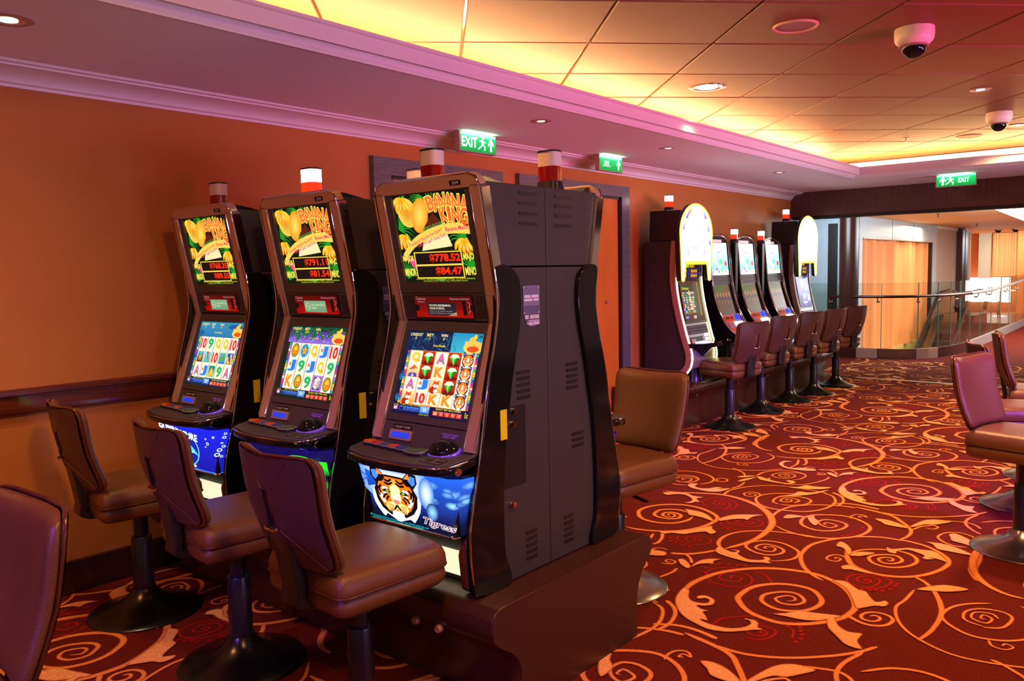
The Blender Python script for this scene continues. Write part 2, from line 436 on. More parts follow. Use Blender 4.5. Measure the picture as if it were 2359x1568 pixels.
struct('floor_lounge', MB().box(24.8, 31, 3.25, 6.2, -.2, 0), mat('lounge_floor', rgb(190, 125, 95), .3, noise=(3, .2, (1, 12, 1))))
CARPET = json.loads("""{"S":[[[10,24,26],[[3.743,1.435],[3.76,1.418],[3.783,1.409],[3.812,1.432],[3.802,1.464],[3.746,1.491],[3.706,1.456],[3.716,1.398],[3.764,1.369],[3.811,1.378],[3.859,1.431],[3.84,1.495],[3.763,1.548],[3.686,1.538],[3.638,1.482],[3.628,1.412],[3.68,1.333],[3.769,1.298],[3.858,1.31],[3.952,1.389],[3.956,1.49],[3.908,1.573],[3.81,1.636],[3.673,1.644],[3.608,1.618],[3.529,1.542],[3.494,1.457],[3.491,1.363],[3.539,1.281],[3.621,1.211],[3.707,1.166],[3.801,1.152],[3.874,1.159],[3.972,1.202],[4.063,1.264],[4.133,1.352],[4.171,1.455],[4.154,1.565],[4.111,1.668],[4.027,1.766],[3.906,1.848],[3.78,1.886],[3.659,1.899],[3.549,1.878],[3.457,1.841]]],[[20,16,16],[[3.406,1.897],[3.362,1.837],[3.301,1.792],[3.217,1.764],[3.147,1.759],[3.086,1.774]]],[[16,18,22],[[3.132,1.813],[3.15,1.789],[3.187,1.725],[3.196,1.648],[3.186,1.579],[3.17,1.519]]],[[12,14,18],[[3.8,1.073],[3.822,1.058],[3.815,1.034],[3.782,1.028],[3.751,1.05],[3.752,1.088],[3.79,1.106],[3.841,1.09],[3.864,1.048],[3.854,1.002],[3.813,0.977],[3.748,0.988],[3.71,1.028],[3.707,1.079],[3.734,1.131],[3.752,1.156]]],[[12,16,18],[[4.609,1.218],[4.598,1.196],[4.625,1.189],[4.648,1.207],[4.635,1.241],[4.589,1.255],[4.548,1.222],[4.56,1.179],[4.61,1.15],[4.66,1.154],[4.703,1.198],[4.68,1.254],[4.629,1.297],[4.57,1.3],[4.512,1.259],[4.493,1.193],[4.531,1.13],[4.604,1.089],[4.686,1.084],[4.756,1.122],[4.786,1.176],[4.785,1.219]]],[[16,14,14],[[4.78,1.252],[4.725,1.339],[4.649,1.391],[4.567,1.401]]],[[26,18,20],[[4.631,1.441],[4.502,1.39],[4.417,1.34],[4.377,1.281],[4.356,1.21],[4.372,1.125],[4.423,1.05],[4.524,0.986],[4.65,0.948],[4.763,0.945],[4.856,0.987],[4.953,1.083],[4.992,1.189],[4.988,1.262],[4.978,1.346],[4.923,1.443],[4.855,1.507],[4.746,1.577],[4.611,1.625],[4.459,1.622],[4.352,1.593],[4.227,1.527],[4.141,1.443],[4.104,1.388]]],[[8,10,12],[[4.461,1.434],[4.464,1.447],[4.486,1.442],[4.473,1.418],[4.424,1.424],[4.419,1.466],[4.449,1.486],[4.508,1.476],[4.53,1.439],[4.507,1.397]]],[[30,36,30],[[5.087,0.85],[4.98,0.844],[4.883,0.831],[4.78,0.83],[4.69,0.818],[4.602,0.786],[4.561,0.758]]],[[10,12,14],[[5.26,0.908],[5.302,0.935],[5.332,0.994],[5.316,1.044],[5.256,1.081],[5.169,1.087],[5.1,1.043],[5.065,0.984],[5.073,0.92]]],[[22,20,14],[[5.519,1.657],[5.486,1.508],[5.447,1.409],[5.374,1.346],[5.269,1.272],[5.185,1.236],[5.083,1.231],[4.974,1.254]]],[[18,16,16],[[5.486,1.508],[5.491,1.365],[5.561,1.22],[5.682,1.087],[5.791,1.004],[5.886,0.958]]],[[14,12,10],[[5.225,1.241],[5.32,1.217],[5.372,1.183],[5.393,1.157],[5.368,1.13],[5.314,1.144],[5.315,1.185]]],[[14,14,14],[[5.516,1.168],[5.551,1.087],[5.57,1.014],[5.542,0.959],[5.483,0.92]]],[[16,16,14],[[5.797,0.989],[5.659,1.021],[5.547,1.015],[5.448,0.967],[5.369,0.9]]],[[10,18,18],[[5.028,1.677],[5.028,1.699],[5.071,1.697],[5.068,1.662],[5.043,1.626],[4.984,1.645],[4.993,1.693],[5.041,1.738],[5.098,1.74],[5.131,1.717],[5.142,1.664],[5.118,1.6],[5.068,1.576],[4.984,1.585],[4.915,1.633],[4.887,1.701],[4.919,1.78],[4.978,1.824],[5.081,1.845],[5.169,1.824],[5.227,1.762],[5.272,1.666],[5.254,1.576],[5.194,1.497],[5.116,1.45],[5.012,1.443],[4.907,1.47],[4.817,1.536],[4.756,1.633],[4.742,1.737],[4.772,1.844],[4.825,1.923]]],[[18,14,20],[[4.981,2.015],[5.12,2.029],[5.266,2.005],[5.368,1.938],[5.443,1.842],[5.488,1.736],[5.498,1.65]]],[[8,10,12],[[5.312,1.554],[5.303,1.574],[5.337,1.567],[5.329,1.531],[5.364,1.564],[5.347,1.604],[5.296,1.617],[5.243,1.606]]],[[10,16,16],[[4.398,1.799],[4.396,1.818],[4.426,1.821],[4.44,1.79],[4.417,1.762],[4.367,1.76],[4.349,1.796],[4.365,1.856],[4.42,1.865],[4.465,1.835],[4.46,1.764],[4.418,1.714],[4.353,1.712],[4.3,1.756],[4.296,1.822],[4.337,1.894],[4.386,1.923],[4.452,1.919],[4.518,1.866],[4.537,1.779],[4.5,1.697],[4.441,1.637],[4.355,1.619],[4.282,1.642],[4.214,1.712]]],[[22,14,14],[[4.257,2.026],[4.332,2.069],[4.428,2.089],[4.534,2.075],[4.621,2.024],[4.693,1.934],[4.731,1.821],[4.751,1.728],[4.759,1.653]]],[[20,38,16],[[4.255,1.992],[4.34,1.96],[4.453,1.93],[4.572,1.919],[4.72,1.929],[4.86,1.96],[4.985,2.022],[5.102,2.109],[5.203,2.232],[5.271,2.382],[5.282,2.511],[5.227,2.644],[5.161,2.773],[5.135,2.885]]],[[10,20,20],[[4.623,2.544],[4.641,2.571],[4.674,2.572],[4.666,2.537],[4.623,2.519],[4.598,2.548],[4.612,2.595],[4.672,2.607],[4.703,2.563],[4.681,2.5],[4.618,2.481],[4.568,2.519],[4.563,2.601],[4.605,2.652],[4.698,2.665],[4.754,2.621],[4.778,2.555],[4.76,2.485]]],[[20,24,20],[[4.694,2.421],[4.602,2.414],[4.51,2.452],[4.456,2.54],[4.464,2.647],[4.522,2.718],[4.621,2.771],[4.735,2.762],[4.84,2.694],[4.901,2.583],[4.893,2.462],[4.835,2.351],[4.755,2.278],[4.626,2.266],[4.518,2.285],[4.43,2.324],[4.349,2.393],[4.297,2.478],[4.265,2.576],[4.265,2.659]]],[[24,20,20],[[4.004,2.204],[4.047,2.123],[4.115,2.066],[4.199,2.021]]],[[14,14,16],[[4.038,2.124],[3.998,2.077],[3.934,2.034]]],[[20,16,16],[[4.285,2.414],[4.217,2.376],[4.124,2.351],[4.081,2.36]]],[[8,10,12],[[3.885,2.133],[3.868,2.144],[3.88,2.166],[3.905,2.164],[3.91,2.132],[3.892,2.112],[3.854,2.121],[3.836,2.167]]],[[8,14,12],[[5.506,2.891],[5.495,2.92],[5.542,2.935],[5.555,2.878],[5.487,2.854],[5.432,2.89],[5.454,2.964],[5.545,2.978],[5.6,2.923],[5.58,2.83]]],[[14,14,14],[[5.37,2.813],[5.347,2.906],[5.382,3.002],[5.432,3.038],[5.536,3.045],[5.614,2.987],[5.638,2.9],[5.58,2.829],[5.482,2.82],[5.432,2.856]]],[[14,16,14],[[5.442,2.752],[5.542,2.715],[5.647,2.736],[5.735,2.83],[5.767,2.952],[5.724,3.06],[5.625,3.145]]],[[14,14,12],[[5.469,2.516],[5.581,2.497],[5.701,2.512]]],[[12,12,8],[[5.626,2.722],[5.599,2.676],[5.628,2.636],[5.683,2.642],[5.711,2.688],[5.674,2.718],[5.637,2.707],[5.635,2.68]]],[[14,14,12],[[6.041,2.766],[6.022,2.722],[5.952,2.636],[5.875,2.588]]],[[8,14,14],[[5.402,2.066],[5.405,2.086],[5.442,2.081],[5.423,2.05],[5.369,2.059],[5.367,2.107],[5.437,2.118],[5.482,2.084],[5.45,2.011],[5.372,2.017]]],[[14,16,14],[[5.284,2.09],[5.326,2.145],[5.442,2.159],[5.505,2.112],[5.541,2.022],[5.497,1.946],[5.391,1.942],[5.31,2.006],[5.285,2.078]]],[[12,18,14],[[5.669,2.004],[5.61,2.087],[5.563,2.161],[5.494,2.24],[5.387,2.276],[5.291,2.251],[5.202,2.184],[5.163,2.092],[5.176,1.985],[5.226,1.882],[5.322,1.82],[5.458,1.794],[5.57,1.807],[5.684,1.863],[5.729,1.942]]],[[16,12,12],[[5.268,2.481],[5.402,2.502],[5.536,2.464],[5.653,2.389],[5.726,2.3],[5.751,2.207],[5.754,2.074],[5.75,1.975],[5.736,1.912]]],[[12,10,8],[[5.42,2.27],[5.465,2.309],[5.463,2.362],[5.396,2.385],[5.347,2.339],[5.373,2.303],[5.422,2.308],[5.432,2.342],[5.397,2.351],[5.394,2.326]]],[[8,12,12],[[6.047,2.332],[6.055,2.35],[6.086,2.34],[6.061,2.313],[6.005,2.334],[6.031,2.384],[6.088,2.373],[6.128,2.331],[6.087,2.276],[6.002,2.29],[5.958,2.351],[6.001,2.426],[6.091,2.418],[6.158,2.364],[6.186,2.274],[6.141,2.215],[6.023,2.213],[5.956,2.251]]],[[16,12,12],[[5.925,2.519],[6.07,2.513],[6.173,2.444],[6.22,2.352],[6.194,2.263],[6.143,2.212]]],[[14,12,14],[[5.807,2.263],[5.866,2.149],[5.98,2.088],[6.119,2.055],[6.198,2.061]]],[[8,10,10],[[6.454,2.854],[6.456,2.875],[6.501,2.871],[6.476,2.833],[6.409,2.846],[6.434,2.906],[6.509,2.907],[6.536,2.845],[6.493,2.81]]],[[10,12,12],[[6.363,2.842],[6.395,2.926],[6.494,2.942],[6.571,2.893],[6.586,2.809],[6.534,2.763],[6.406,2.78],[6.353,2.845]]],[[14,14,12],[[6.666,2.868],[6.594,2.953],[6.491,3.008],[6.353,3.01],[6.24,2.891],[6.254,2.769],[6.34,2.68],[6.475,2.642],[6.608,2.657],[6.71,2.755]]],[[14,12,12],[[6.629,3.193],[6.47,3.195],[6.353,3.206],[6.199,3.154],[6.081,3.061],[5.997,2.905],[6.01,2.753],[6.077,2.591],[6.181,2.484],[6.247,2.443]]],[[10,8,8],[[6.229,2.806],[6.178,2.783],[6.174,2.734],[6.216,2.713],[6.233,2.744],[6.202,2.75]]],[[16,16,12],[[6.627,2.453],[6.462,2.406],[6.309,2.408]]],[[12,10,8],[[6.356,2.315],[6.407,2.311],[6.428,2.282],[6.418,2.242]]],[[34,26,16],[[5.075,0.861],[4.86,0.848],[4.667,0.803],[4.531,0.728],[4.453,0.636],[4.438,0.552]]],[[14,20,16],[[3.67,0.837],[3.826,0.816],[4.037,0.826],[4.232,0.888],[4.37,0.965],[4.436,1.04]]]],"L":[[[3.559,1.431],[3.608,1.383],[3.668,1.349],[3.686,1.284],[3.722,1.186],[3.71,1.172],[3.668,1.198],[3.606,1.241],[3.573,1.303],[3.566,1.362]],[[4.133,1.352],[4.158,1.294],[4.126,1.252],[4.088,1.208],[4.082,1.17],[4.024,1.133],[3.983,1.096],[4.021,1.067],[4.001,1.044],[3.95,1.048],[3.929,1.086],[3.882,1.117],[3.852,1.147],[3.944,1.196],[4.052,1.255],[4.101,1.309]],[[3.6,1.905],[3.578,1.863],[3.514,1.833],[3.474,1.797],[3.472,1.755],[3.494,1.726],[3.529,1.735],[3.536,1.758],[3.517,1.772],[3.512,1.79],[3.538,1.801],[3.564,1.784],[3.567,1.751],[3.54,1.708],[3.486,1.694],[3.449,1.721],[3.436,1.749],[3.414,1.715],[3.41,1.679],[3.385,1.692],[3.353,1.662],[3.311,1.635],[3.306,1.666],[3.289,1.63],[3.287,1.575],[3.301,1.519],[3.347,1.477],[3.397,1.468],[3.424,1.49],[3.427,1.51],[3.445,1.473],[3.425,1.441],[3.385,1.427],[3.372,1.398],[3.339,1.432],[3.299,1.466],[3.253,1.517],[3.23,1.585],[3.246,1.657],[3.282,1.737],[3.34,1.802],[3.424,1.862],[3.504,1.891]],[[6.037,1.217],[6.067,1.194],[5.994,1.15],[5.958,1.096],[5.972,1.042],[5.889,1.037],[5.821,0.999],[5.821,1.065],[5.884,1.128],[5.945,1.182]],[[4.667,1.508],[4.751,1.515],[4.741,1.476],[4.664,1.421],[4.587,1.399],[4.56,1.411],[4.64,1.454],[4.659,1.48]],[[4.567,1.401],[4.626,1.384],[4.663,1.346],[4.673,1.295],[4.622,1.315],[4.576,1.345],[4.551,1.386]],[[4.354,1.379],[4.397,1.362],[4.402,1.326],[4.377,1.281],[4.365,1.231],[4.349,1.177],[4.336,1.227],[4.334,1.272],[4.339,1.32],[4.32,1.357]],[[4.814,1.271],[4.8,1.238],[4.868,1.178],[4.882,1.114],[4.895,1.046],[4.822,0.985],[4.745,0.946],[4.769,0.996],[4.771,1.042],[4.762,1.017],[4.729,1.05],[4.746,1.075],[4.784,1.072],[4.815,1.117],[4.832,1.169],[4.776,1.207],[4.734,1.201],[4.728,1.233],[4.755,1.26]],[[5.033,1.12],[5.059,1.059],[5.045,0.985],[5.011,0.927],[4.945,0.856],[4.936,0.917],[4.939,0.986],[4.944,1.043],[5.012,1.082]],[[5.26,1.048],[5.3,1.022],[5.247,0.953],[5.169,0.896],[5.081,0.858],[5.1,0.898],[5.126,0.954],[5.144,1.01],[5.209,1.032]],[[5.32,1.484],[5.344,1.436],[5.325,1.365],[5.281,1.301],[5.24,1.265],[5.23,1.325],[5.235,1.395],[5.275,1.433]],[[5.272,1.268],[5.371,1.255],[5.473,1.226],[5.526,1.17],[5.528,1.088],[5.459,1.119],[5.401,1.158],[5.375,1.204],[5.291,1.241]],[[5.005,1.95],[5.09,1.95],[5.112,1.886],[5.107,1.843],[5.054,1.882],[5.005,1.917]],[[5.114,1.833],[5.166,1.811],[5.106,1.778],[5.057,1.732],[4.967,1.729],[4.996,1.768],[5.06,1.808]],[[4.203,2.028],[4.275,2.037],[4.265,2.014],[4.243,1.986],[4.227,1.949],[4.228,1.925],[4.249,1.919],[4.249,1.954],[4.271,1.924],[4.255,1.9],[4.217,1.895],[4.183,1.851],[4.168,1.806],[4.2,1.753],[4.226,1.75],[4.245,1.767],[4.264,1.742],[4.236,1.714],[4.205,1.713],[4.176,1.689],[4.157,1.735],[4.124,1.791],[4.125,1.863],[4.136,1.936],[4.158,1.996]],[[4.811,2.542],[4.821,2.48],[4.809,2.402],[4.747,2.319],[4.676,2.268],[4.703,2.35],[4.712,2.412],[4.711,2.459],[4.771,2.502]],[[4.742,2.266],[4.845,2.246],[4.916,2.193],[4.988,2.073],[4.927,2.102],[4.867,2.11],[4.825,2.108],[4.834,2.14],[4.786,2.19],[4.709,2.238]],[[4.297,2.438],[4.364,2.373],[4.452,2.307],[4.533,2.265],[4.586,2.235],[4.537,2.206],[4.499,2.163],[4.453,2.159],[4.438,2.179],[4.459,2.217],[4.409,2.258],[4.34,2.299],[4.32,2.366],[4.277,2.398]],[[5.087,2.858],[5.144,2.796],[5.166,2.71],[5.136,2.642],[5.138,2.567],[5.083,2.59],[5.022,2.534],[5.003,2.561],[4.959,2.57],[4.942,2.611],[4.989,2.598],[5.044,2.608],[5.109,2.679],[5.113,2.747],[5.046,2.802]],[[3.935,2.12],[3.959,2.097],[3.924,2.049],[3.876,2.009],[3.845,2.017],[3.875,2.072]],[[3.914,2.019],[3.996,2.016],[4.051,1.984],[4.077,1.933],[4.03,1.949],[3.992,1.936],[3.971,1.964],[3.933,1.994],[3.878,2.005]],[[5.359,2.807],[5.424,2.818],[5.449,2.763],[5.382,2.755],[5.348,2.705],[5.372,2.651],[5.438,2.618],[5.445,2.569],[5.407,2.584],[5.469,2.516],[5.342,2.54],[5.294,2.606],[5.3,2.694],[5.313,2.753]],[[5.792,2.618],[5.845,2.609],[5.893,2.563],[5.914,2.512],[5.821,2.564]],[[5.681,2.561],[5.774,2.557],[5.878,2.497],[5.78,2.507],[5.688,2.538]],[[5.468,2.163],[5.569,2.104],[5.664,2.094],[5.689,2.018],[5.836,1.939],[5.718,1.957],[5.601,2.018],[5.523,2.087]],[[5.744,2.218],[5.777,2.149],[5.865,2.114],[5.866,2.048],[5.909,1.944],[5.822,1.98],[5.762,2.064],[5.733,2.146]],[[5.9,2.505],[5.909,2.468],[5.881,2.413],[5.919,2.407],[5.867,2.386],[5.843,2.326],[5.836,2.268],[5.859,2.235],[5.907,2.282],[5.935,2.243],[5.899,2.202],[5.845,2.209],[5.807,2.263],[5.807,2.354],[5.823,2.446]],[[6.379,2.525],[6.512,2.532],[6.523,2.459],[6.473,2.502],[6.373,2.478],[6.313,2.402],[6.355,2.344],[6.377,2.286],[6.38,2.229],[6.322,2.208],[6.275,2.3],[6.278,2.426]],[[4.26,0.987],[4.396,0.895],[4.407,0.783],[4.323,0.843],[4.274,0.924]]],"R":[[9,[[3.865,1.761],[3.862,1.778],[3.894,1.78],[3.903,1.754],[3.89,1.727],[3.845,1.725],[3.82,1.752],[3.814,1.804],[3.849,1.833],[3.917,1.828],[3.955,1.783],[3.952,1.721],[3.899,1.677],[3.825,1.665],[3.765,1.704],[3.745,1.771],[3.763,1.847],[3.828,1.9],[3.898,1.913],[3.973,1.879],[4.022,1.814]]],[9,[[4.032,1.72],[4.01,1.656],[3.954,1.604],[3.913,1.584]]],[9,[[4.238,1.205],[4.234,1.225],[4.259,1.222],[4.254,1.199],[4.214,1.196],[4.193,1.224],[4.212,1.254],[4.267,1.257],[4.308,1.22],[4.295,1.173],[4.253,1.156],[4.173,1.165],[4.135,1.212],[4.149,1.27],[4.199,1.302],[4.27,1.296],[4.323,1.252],[4.341,1.175],[4.304,1.112],[4.219,1.116],[4.161,1.146],[4.133,1.196]]],[9,[[3.347,1.385],[3.341,1.403],[3.37,1.4],[3.361,1.376],[3.321,1.375],[3.301,1.401],[3.314,1.447],[3.368,1.45],[3.413,1.418],[3.41,1.366],[3.379,1.344],[3.323,1.346],[3.274,1.375],[3.26,1.428]]],[9,[[3.296,1.601],[3.374,1.595],[3.439,1.55],[3.484,1.49]]],[9,[[3.486,1.341],[3.447,1.291],[3.367,1.27]]],[8,[[5.055,2.403],[5.071,2.423],[5.106,2.418],[5.081,2.385],[5.028,2.39],[5.038,2.444],[5.112,2.461],[5.152,2.413],[5.103,2.354],[5.021,2.334],[4.963,2.365],[4.956,2.44],[5.021,2.518],[5.11,2.534],[5.188,2.497],[5.209,2.415],[5.138,2.322],[5.038,2.294],[4.965,2.331]]],[8,[[4.777,2.087],[4.795,2.106],[4.823,2.091],[4.806,2.061],[4.753,2.071],[4.733,2.111],[4.751,2.152],[4.814,2.153],[4.867,2.11],[4.863,2.042],[4.825,2.007],[4.753,2.007],[4.71,2.052],[4.69,2.135],[4.725,2.201],[4.771,2.211]]],[8,[[4.638,2.15],[4.615,2.085],[4.636,2.03]]],[8,[[4.285,2.194],[4.3,2.212],[4.325,2.204],[4.313,2.174],[4.265,2.184],[4.249,2.218],[4.271,2.251],[4.323,2.257],[4.359,2.221],[4.37,2.167],[4.34,2.12],[4.272,2.113],[4.219,2.16],[4.212,2.231],[4.242,2.29],[4.309,2.315]]]],"D":[[3.983,1.942],[4.014,1.908],[4.037,1.868],[4.055,1.825],[4.068,1.788],[3.915,1.944],[3.855,1.917],[4.104,1.198],[4.117,1.165],[4.14,1.143],[4.145,1.113],[4.188,1.087],[4.245,1.081],[4.282,1.08],[3.497,1.28],[3.465,1.266],[3.432,1.247],[3.392,1.237],[3.347,1.244],[5.02,2.554],[4.972,2.518],[4.929,2.478],[4.907,2.443],[4.688,2.223],[4.645,2.197],[4.62,2.16],[4.6,2.132],[4.239,2.333],[4.195,2.303],[4.186,2.266],[4.169,2.216],[4.174,2.174],[4.872,1.533],[4.904,1.517],[4.946,1.503],[4.997,1.492],[5.046,1.485],[5.097,1.49]]}""")
# ------------------------------------------------------------------ carpet scrollwork (woven pattern, one repeat traced in floor metres)
def carpet_pattern():
    V = []; F = []; C = []
    c_core = lin((.94, .65, .42)); c_mid = lin((.90, .55, .28)); c_edge = lin((.62, .22, .08))
    c_red = lin((.66, .10, .08)); c_rede = lin((.52, .08, .07))
    def ribbon(pts, wf, cols, z, n=5):
        P = catmull(pts, n); m = len(P); prof = [-1, -.55, .55, 1]
        b = len(V)
        for i, p in enumerate(P):
            d = P[min(i+1, m-1)]-P[max(i-1, 0)]
            if d.length < 1e-6: d = Vector((1, 0, 0))
            d.normalize(); w = wf(i/max(1, m-1))/2
            for k, q in enumerate(prof):
                V.append((p.x-d.y*w*q, p.y+d.x*w*q, z+(.0004 if abs(q) < 1 else -.0004))); C.append(cols[0] if abs(q) == 1 else cols[1])
        for i in range(m-1):
            for k in range(3): a = b+i*4+k; F.append((a, a+1, a+5, a+4))
    def leaf(pts, z):
        P = catmull(pts, 4, True); n = len(P)
        area = sum(P[i].x*P[(i+1) % n].y-P[(i+1) % n].x*P[i].y for i in range(n)); sg = 1 if area > 0 else -1
        inner = []
        for i, p in enumerate(P):
            d = (P[(i+1) % n]-P[i-1]); d = d.normalized() if d.length > 0 else Vector((1, 0, 0))
            inner.append(Vector((p.x-d.y*sg*.009, p.y+d.x*sg*.009, 0)))
        b = len(V)
        for p in P: V.append((p.x, p.y, z-.0003)); C.append(c_edge)
        for p in inner: V.append((p.x, p.y, z+.0004)); C.append(c_core)
        for i in range(n): j = (i+1) % n; F.append((b+i, b+j, b+n+j, b+n+i))
        for t in tessellate_polygon([inner]): F.append(tuple(b+n+i for i in t))
    for ri, (w, p) in enumerate(CARPET['R']): ribbon(p, lambda t, w=w: w/1000*1.3, (c_rede, c_red), .0014+.00002*ri, 4)
    for x, y in CARPET['D']:
        b = len(V); V.append((x, y, .0024)); C.append(c_red)
        for k in range(8): V.append((x+.020*math.cos(k*PI/4), y+.012*math.sin(k*PI/4), .0020)); C.append(c_rede)
        for k in range(8): F.append((b, b+1+k, b+1+(k+1) % 8))
    for si, ((a, m_, e), p) in enumerate(CARPET['S']):
        def wf(t, a=a, m_=m_, e=e):
            w = a+(m_-a)*t*2 if t < .5 else m_+(e-m_)*(t-.5)*2
            return (w/1000)*1.4*min(1, .35+t*14, .35+(1-t)*14)
        ribbon(p, wf, (c_edge, c_mid), .0026+.00002*si)
    for li, p in enumerate(CARPET['L']): leaf(p, .0048+.00002*li)
    V = np.array(V); C = np.array(C); PX, PY = 2.38, 2.2
    allV = []; allC = []; allF = []; off = 0
    def inside(P):
        x, y = P[:, 0], P[:, 1]
        return (x > -2) & (x < 14.55) & (y < WY-.035) & (y > -3.2)
    Fa = [f if len(f) == 4 else (*f, f[2]) for f in F]; Fa = np.array(Fa); isq = np.array([len(f) == 4 for f in F])
    for i in range(-3, 5):
        for j in range(-2, 2):
            o = np.array([i*PX, j*PY, 0]); P = V+o
            if P[:, 0].max() < .3 or P[:, 1].min() > WY: continue
            if P[:, 1].max() < -1.6: continue
            ok = inside(P); fk = ok[Fa].all(1)
            # leave out what the camera side could never see: far behind the viewer
            if not fk.any(): continue
            allV.append(P); allC.append(C)
            for f, q in zip(Fa[fk]+off, isq[fk]): allF.append(tuple(f) if q else tuple(f[:3]))
            off += len(P)
    Vv = np.vstack(allV); Cc = np.vstack(allC)
    me = bpy.data.meshes.new('carpet_scrollwork'); me.from_pydata(Vv.tolist(), [], [tuple(int(k) for k in f) for f in allF])
    at = me.color_attributes.new('Col', 'FLOAT_COLOR', 'POINT')
    at.data.foreach_set('color', np.hstack([Cc, np.ones((len(Cc), 1))]).astype(np.float32).ravel())
    m = bpy.data.materials.new('carpet_scroll_pile'); m.use_nodes = True; nt = m.node_tree; b = nt.nodes['Principled BSDF']
    a = nt.nodes.new('ShaderNodeAttribute'); a.attribute_name = 'Col'; tc = nt.nodes.new('ShaderNodeTexCoord')
    n = nt.nodes.new('ShaderNodeTexNoise'); n.inputs['Scale'].default_value = 120; n.inputs['Detail'].default_value = 3
    r = nt.nodes.new('ShaderNodeMapRange'); r.inputs['From Min'].default_value = .3; r.inputs['From Max'].default_value = .7; r.inputs['To Min'].default_value = .8; r.inputs['To Max'].default_value = 1.15
    mx = nt.nodes.new('ShaderNodeMix'); mx.data_type = 'RGBA'; mx.blend_type = 'MULTIPLY'; mx.inputs[0].default_value = 1
    nt.links.new(tc.outputs['Object'], n.inputs['Vector']); nt.links.new(n.outputs[0], r.inputs[0]); nt.links.new(a.outputs['Color'], mx.inputs[6]); nt.links.new(r.outputs[0], mx.inputs[7]); nt.links.new(mx.outputs[2], b.inputs['Base Color'])
    b.inputs['Roughness'].default_value = .95; b.inputs['Specular IOR Level'].default_value = .1
    me.materials.append(m)
    o = bpy.data.objects.new('carpet_scrollwork', me); COL.objects.link(o); o.parent = floor; o['kind'] = 'stuff'
    o['label'] = 'orange and peach scrolling vine pattern woven into the dark red carpet'
carpet_pattern()
# ------------------------------------------------------------------ near bank: plinth
PLP = [(2.19, 0), (2.19, .17), (2.172, .215), (2.13, .255), (2.075, .29), (2.045, .32), (2.033, .36), (2.04, .395), (2.062, .42), (2.09, .43),
       (3.06, .43), (3.09, .425), (3.11, .405), (3.115, .38), (3.105, .345), (3.07, .315), (3.035, .285), (3.005, .24), (2.99, .19), (2.985, 0)]
pl = thing('machine_plinth', 'brown laminate plinth with scrolled lip under the near back-to-back machine bank', 'plinth', (0, 0, 0))
MB().prism(PLP, lambda a, b, t: (a, t, b), 1.812, 4.25).build('plinth_body', M_base, pl, bevel=.003, smooth=30)
MB().prism([(x, z) for x, z in PLP], lambda a, b, t: (a, t, b), 1.808, 1.8115).build('end_panel', mat('plinth_end', rgb(66, 34, 20), .45, noise=(260, .3)), pl)
for y in (2.08, 2.2, 2.9, 3.0, 3.7):
    MB().lathe([(.001, -.02), (.013, -.02), (.016, -.012), (.016, 0)], (2.052, y, .300), 12, 'x').build('latch', M_bronze, pl)

# ------------------------------------------------------------------ near bank: video slot machines
def UP(u, v, d): return (u, -.28-.1889*v-.982*d, .98+.982*v-.1889*d)
def LP(u, v, d): return (u, -.42+.3232*v-.9464*d, .57+.9464*v+.3232*d)
def fbox(mb, fn, u0, u1, v0, v1, d0, d1, nu=1):
    return mb.prism([(u0, v0), (u1, v0), (u1, v1), (u0, v1)], fn, d0, d1)
BP = [(-.274, -.45), (-.262, -.532), (.264, -.532), (.278, -.45)]
def _belly():
    L = [0]
    for a, b in zip(BP, BP[1:]): L.append(L[-1]+math.dist(a, b))
    def fn(u, v, d):
        s = u*L[-1]; k = 0
        while k < len(L)-2 and s > L[k+1]: k += 1
        a, b = BP[k], BP[k+1]; t = (s-L[k])/(L[k+1]-L[k]); x = a[0]+(b[0]-a[0])*t; y = a[1]+(b[1]-a[1])*t
        dx, dy = b[0]-a[0], b[1]-a[1]; l = math.hypot(dx, dy); nx, ny = dy/l, -dx/l
        taper = .86+.14*v
        return (x*taper+nx*d, y+.03*(1-v)+ny*d, .222+.222*v)
    return fn
belly_fn = _belly()
Y_ = (1, .87, .2); O_ = (1, .55, .1); R_ = (.95, .16, .10); G_ = (.25, .8, .3); K_ = (.03, .03, .03); W_ = (1, 1, .94); CR = (1, .97, .86)
def fronds(a, x, y, n, L, col, a0, a1, w=.012):
    for k in range(n):
        t = math.radians(a0+(a1-a0)*k/max(1, n-1)); 
        a.line([(x, y), (x+L*.6*math.cos(t), y+L*.7*math.sin(t)), (x+L*math.cos(t), y+L*math.sin(t)-.3*L*abs(math.cos(t)))], w, col, w2=.002)
def bananas(a, x, y, s):
    for k, t in enumerate((-50, -25, 0, 25, 50)):
        r = math.radians(t); ca, sa = math.cos(r), math.sin(r)
        P = [(0, 0), (-.35, -.3), (-.4, -.8), (-.15, -1.15), (-.02, -1.1), (-.12, -.75), (.02, -.35), (.15, -.05)]
        P = [(x+s*(px*ca-py*sa), y+s*(px*sa+py*ca)) for px, py in P]
        a.poly([(p.x, p.y) for p in catmull(P, 3, True)], (1, .78-.06*k % .2, .12))
        a.line([(P[1][0]*.5+P[6][0]*.5, P[1][1]*.5+P[6][1]*.5), ((P[2][0]+P[5][0])/2, (P[2][1]+P[5][1])/2)], .012, (1, .95, .55), False)
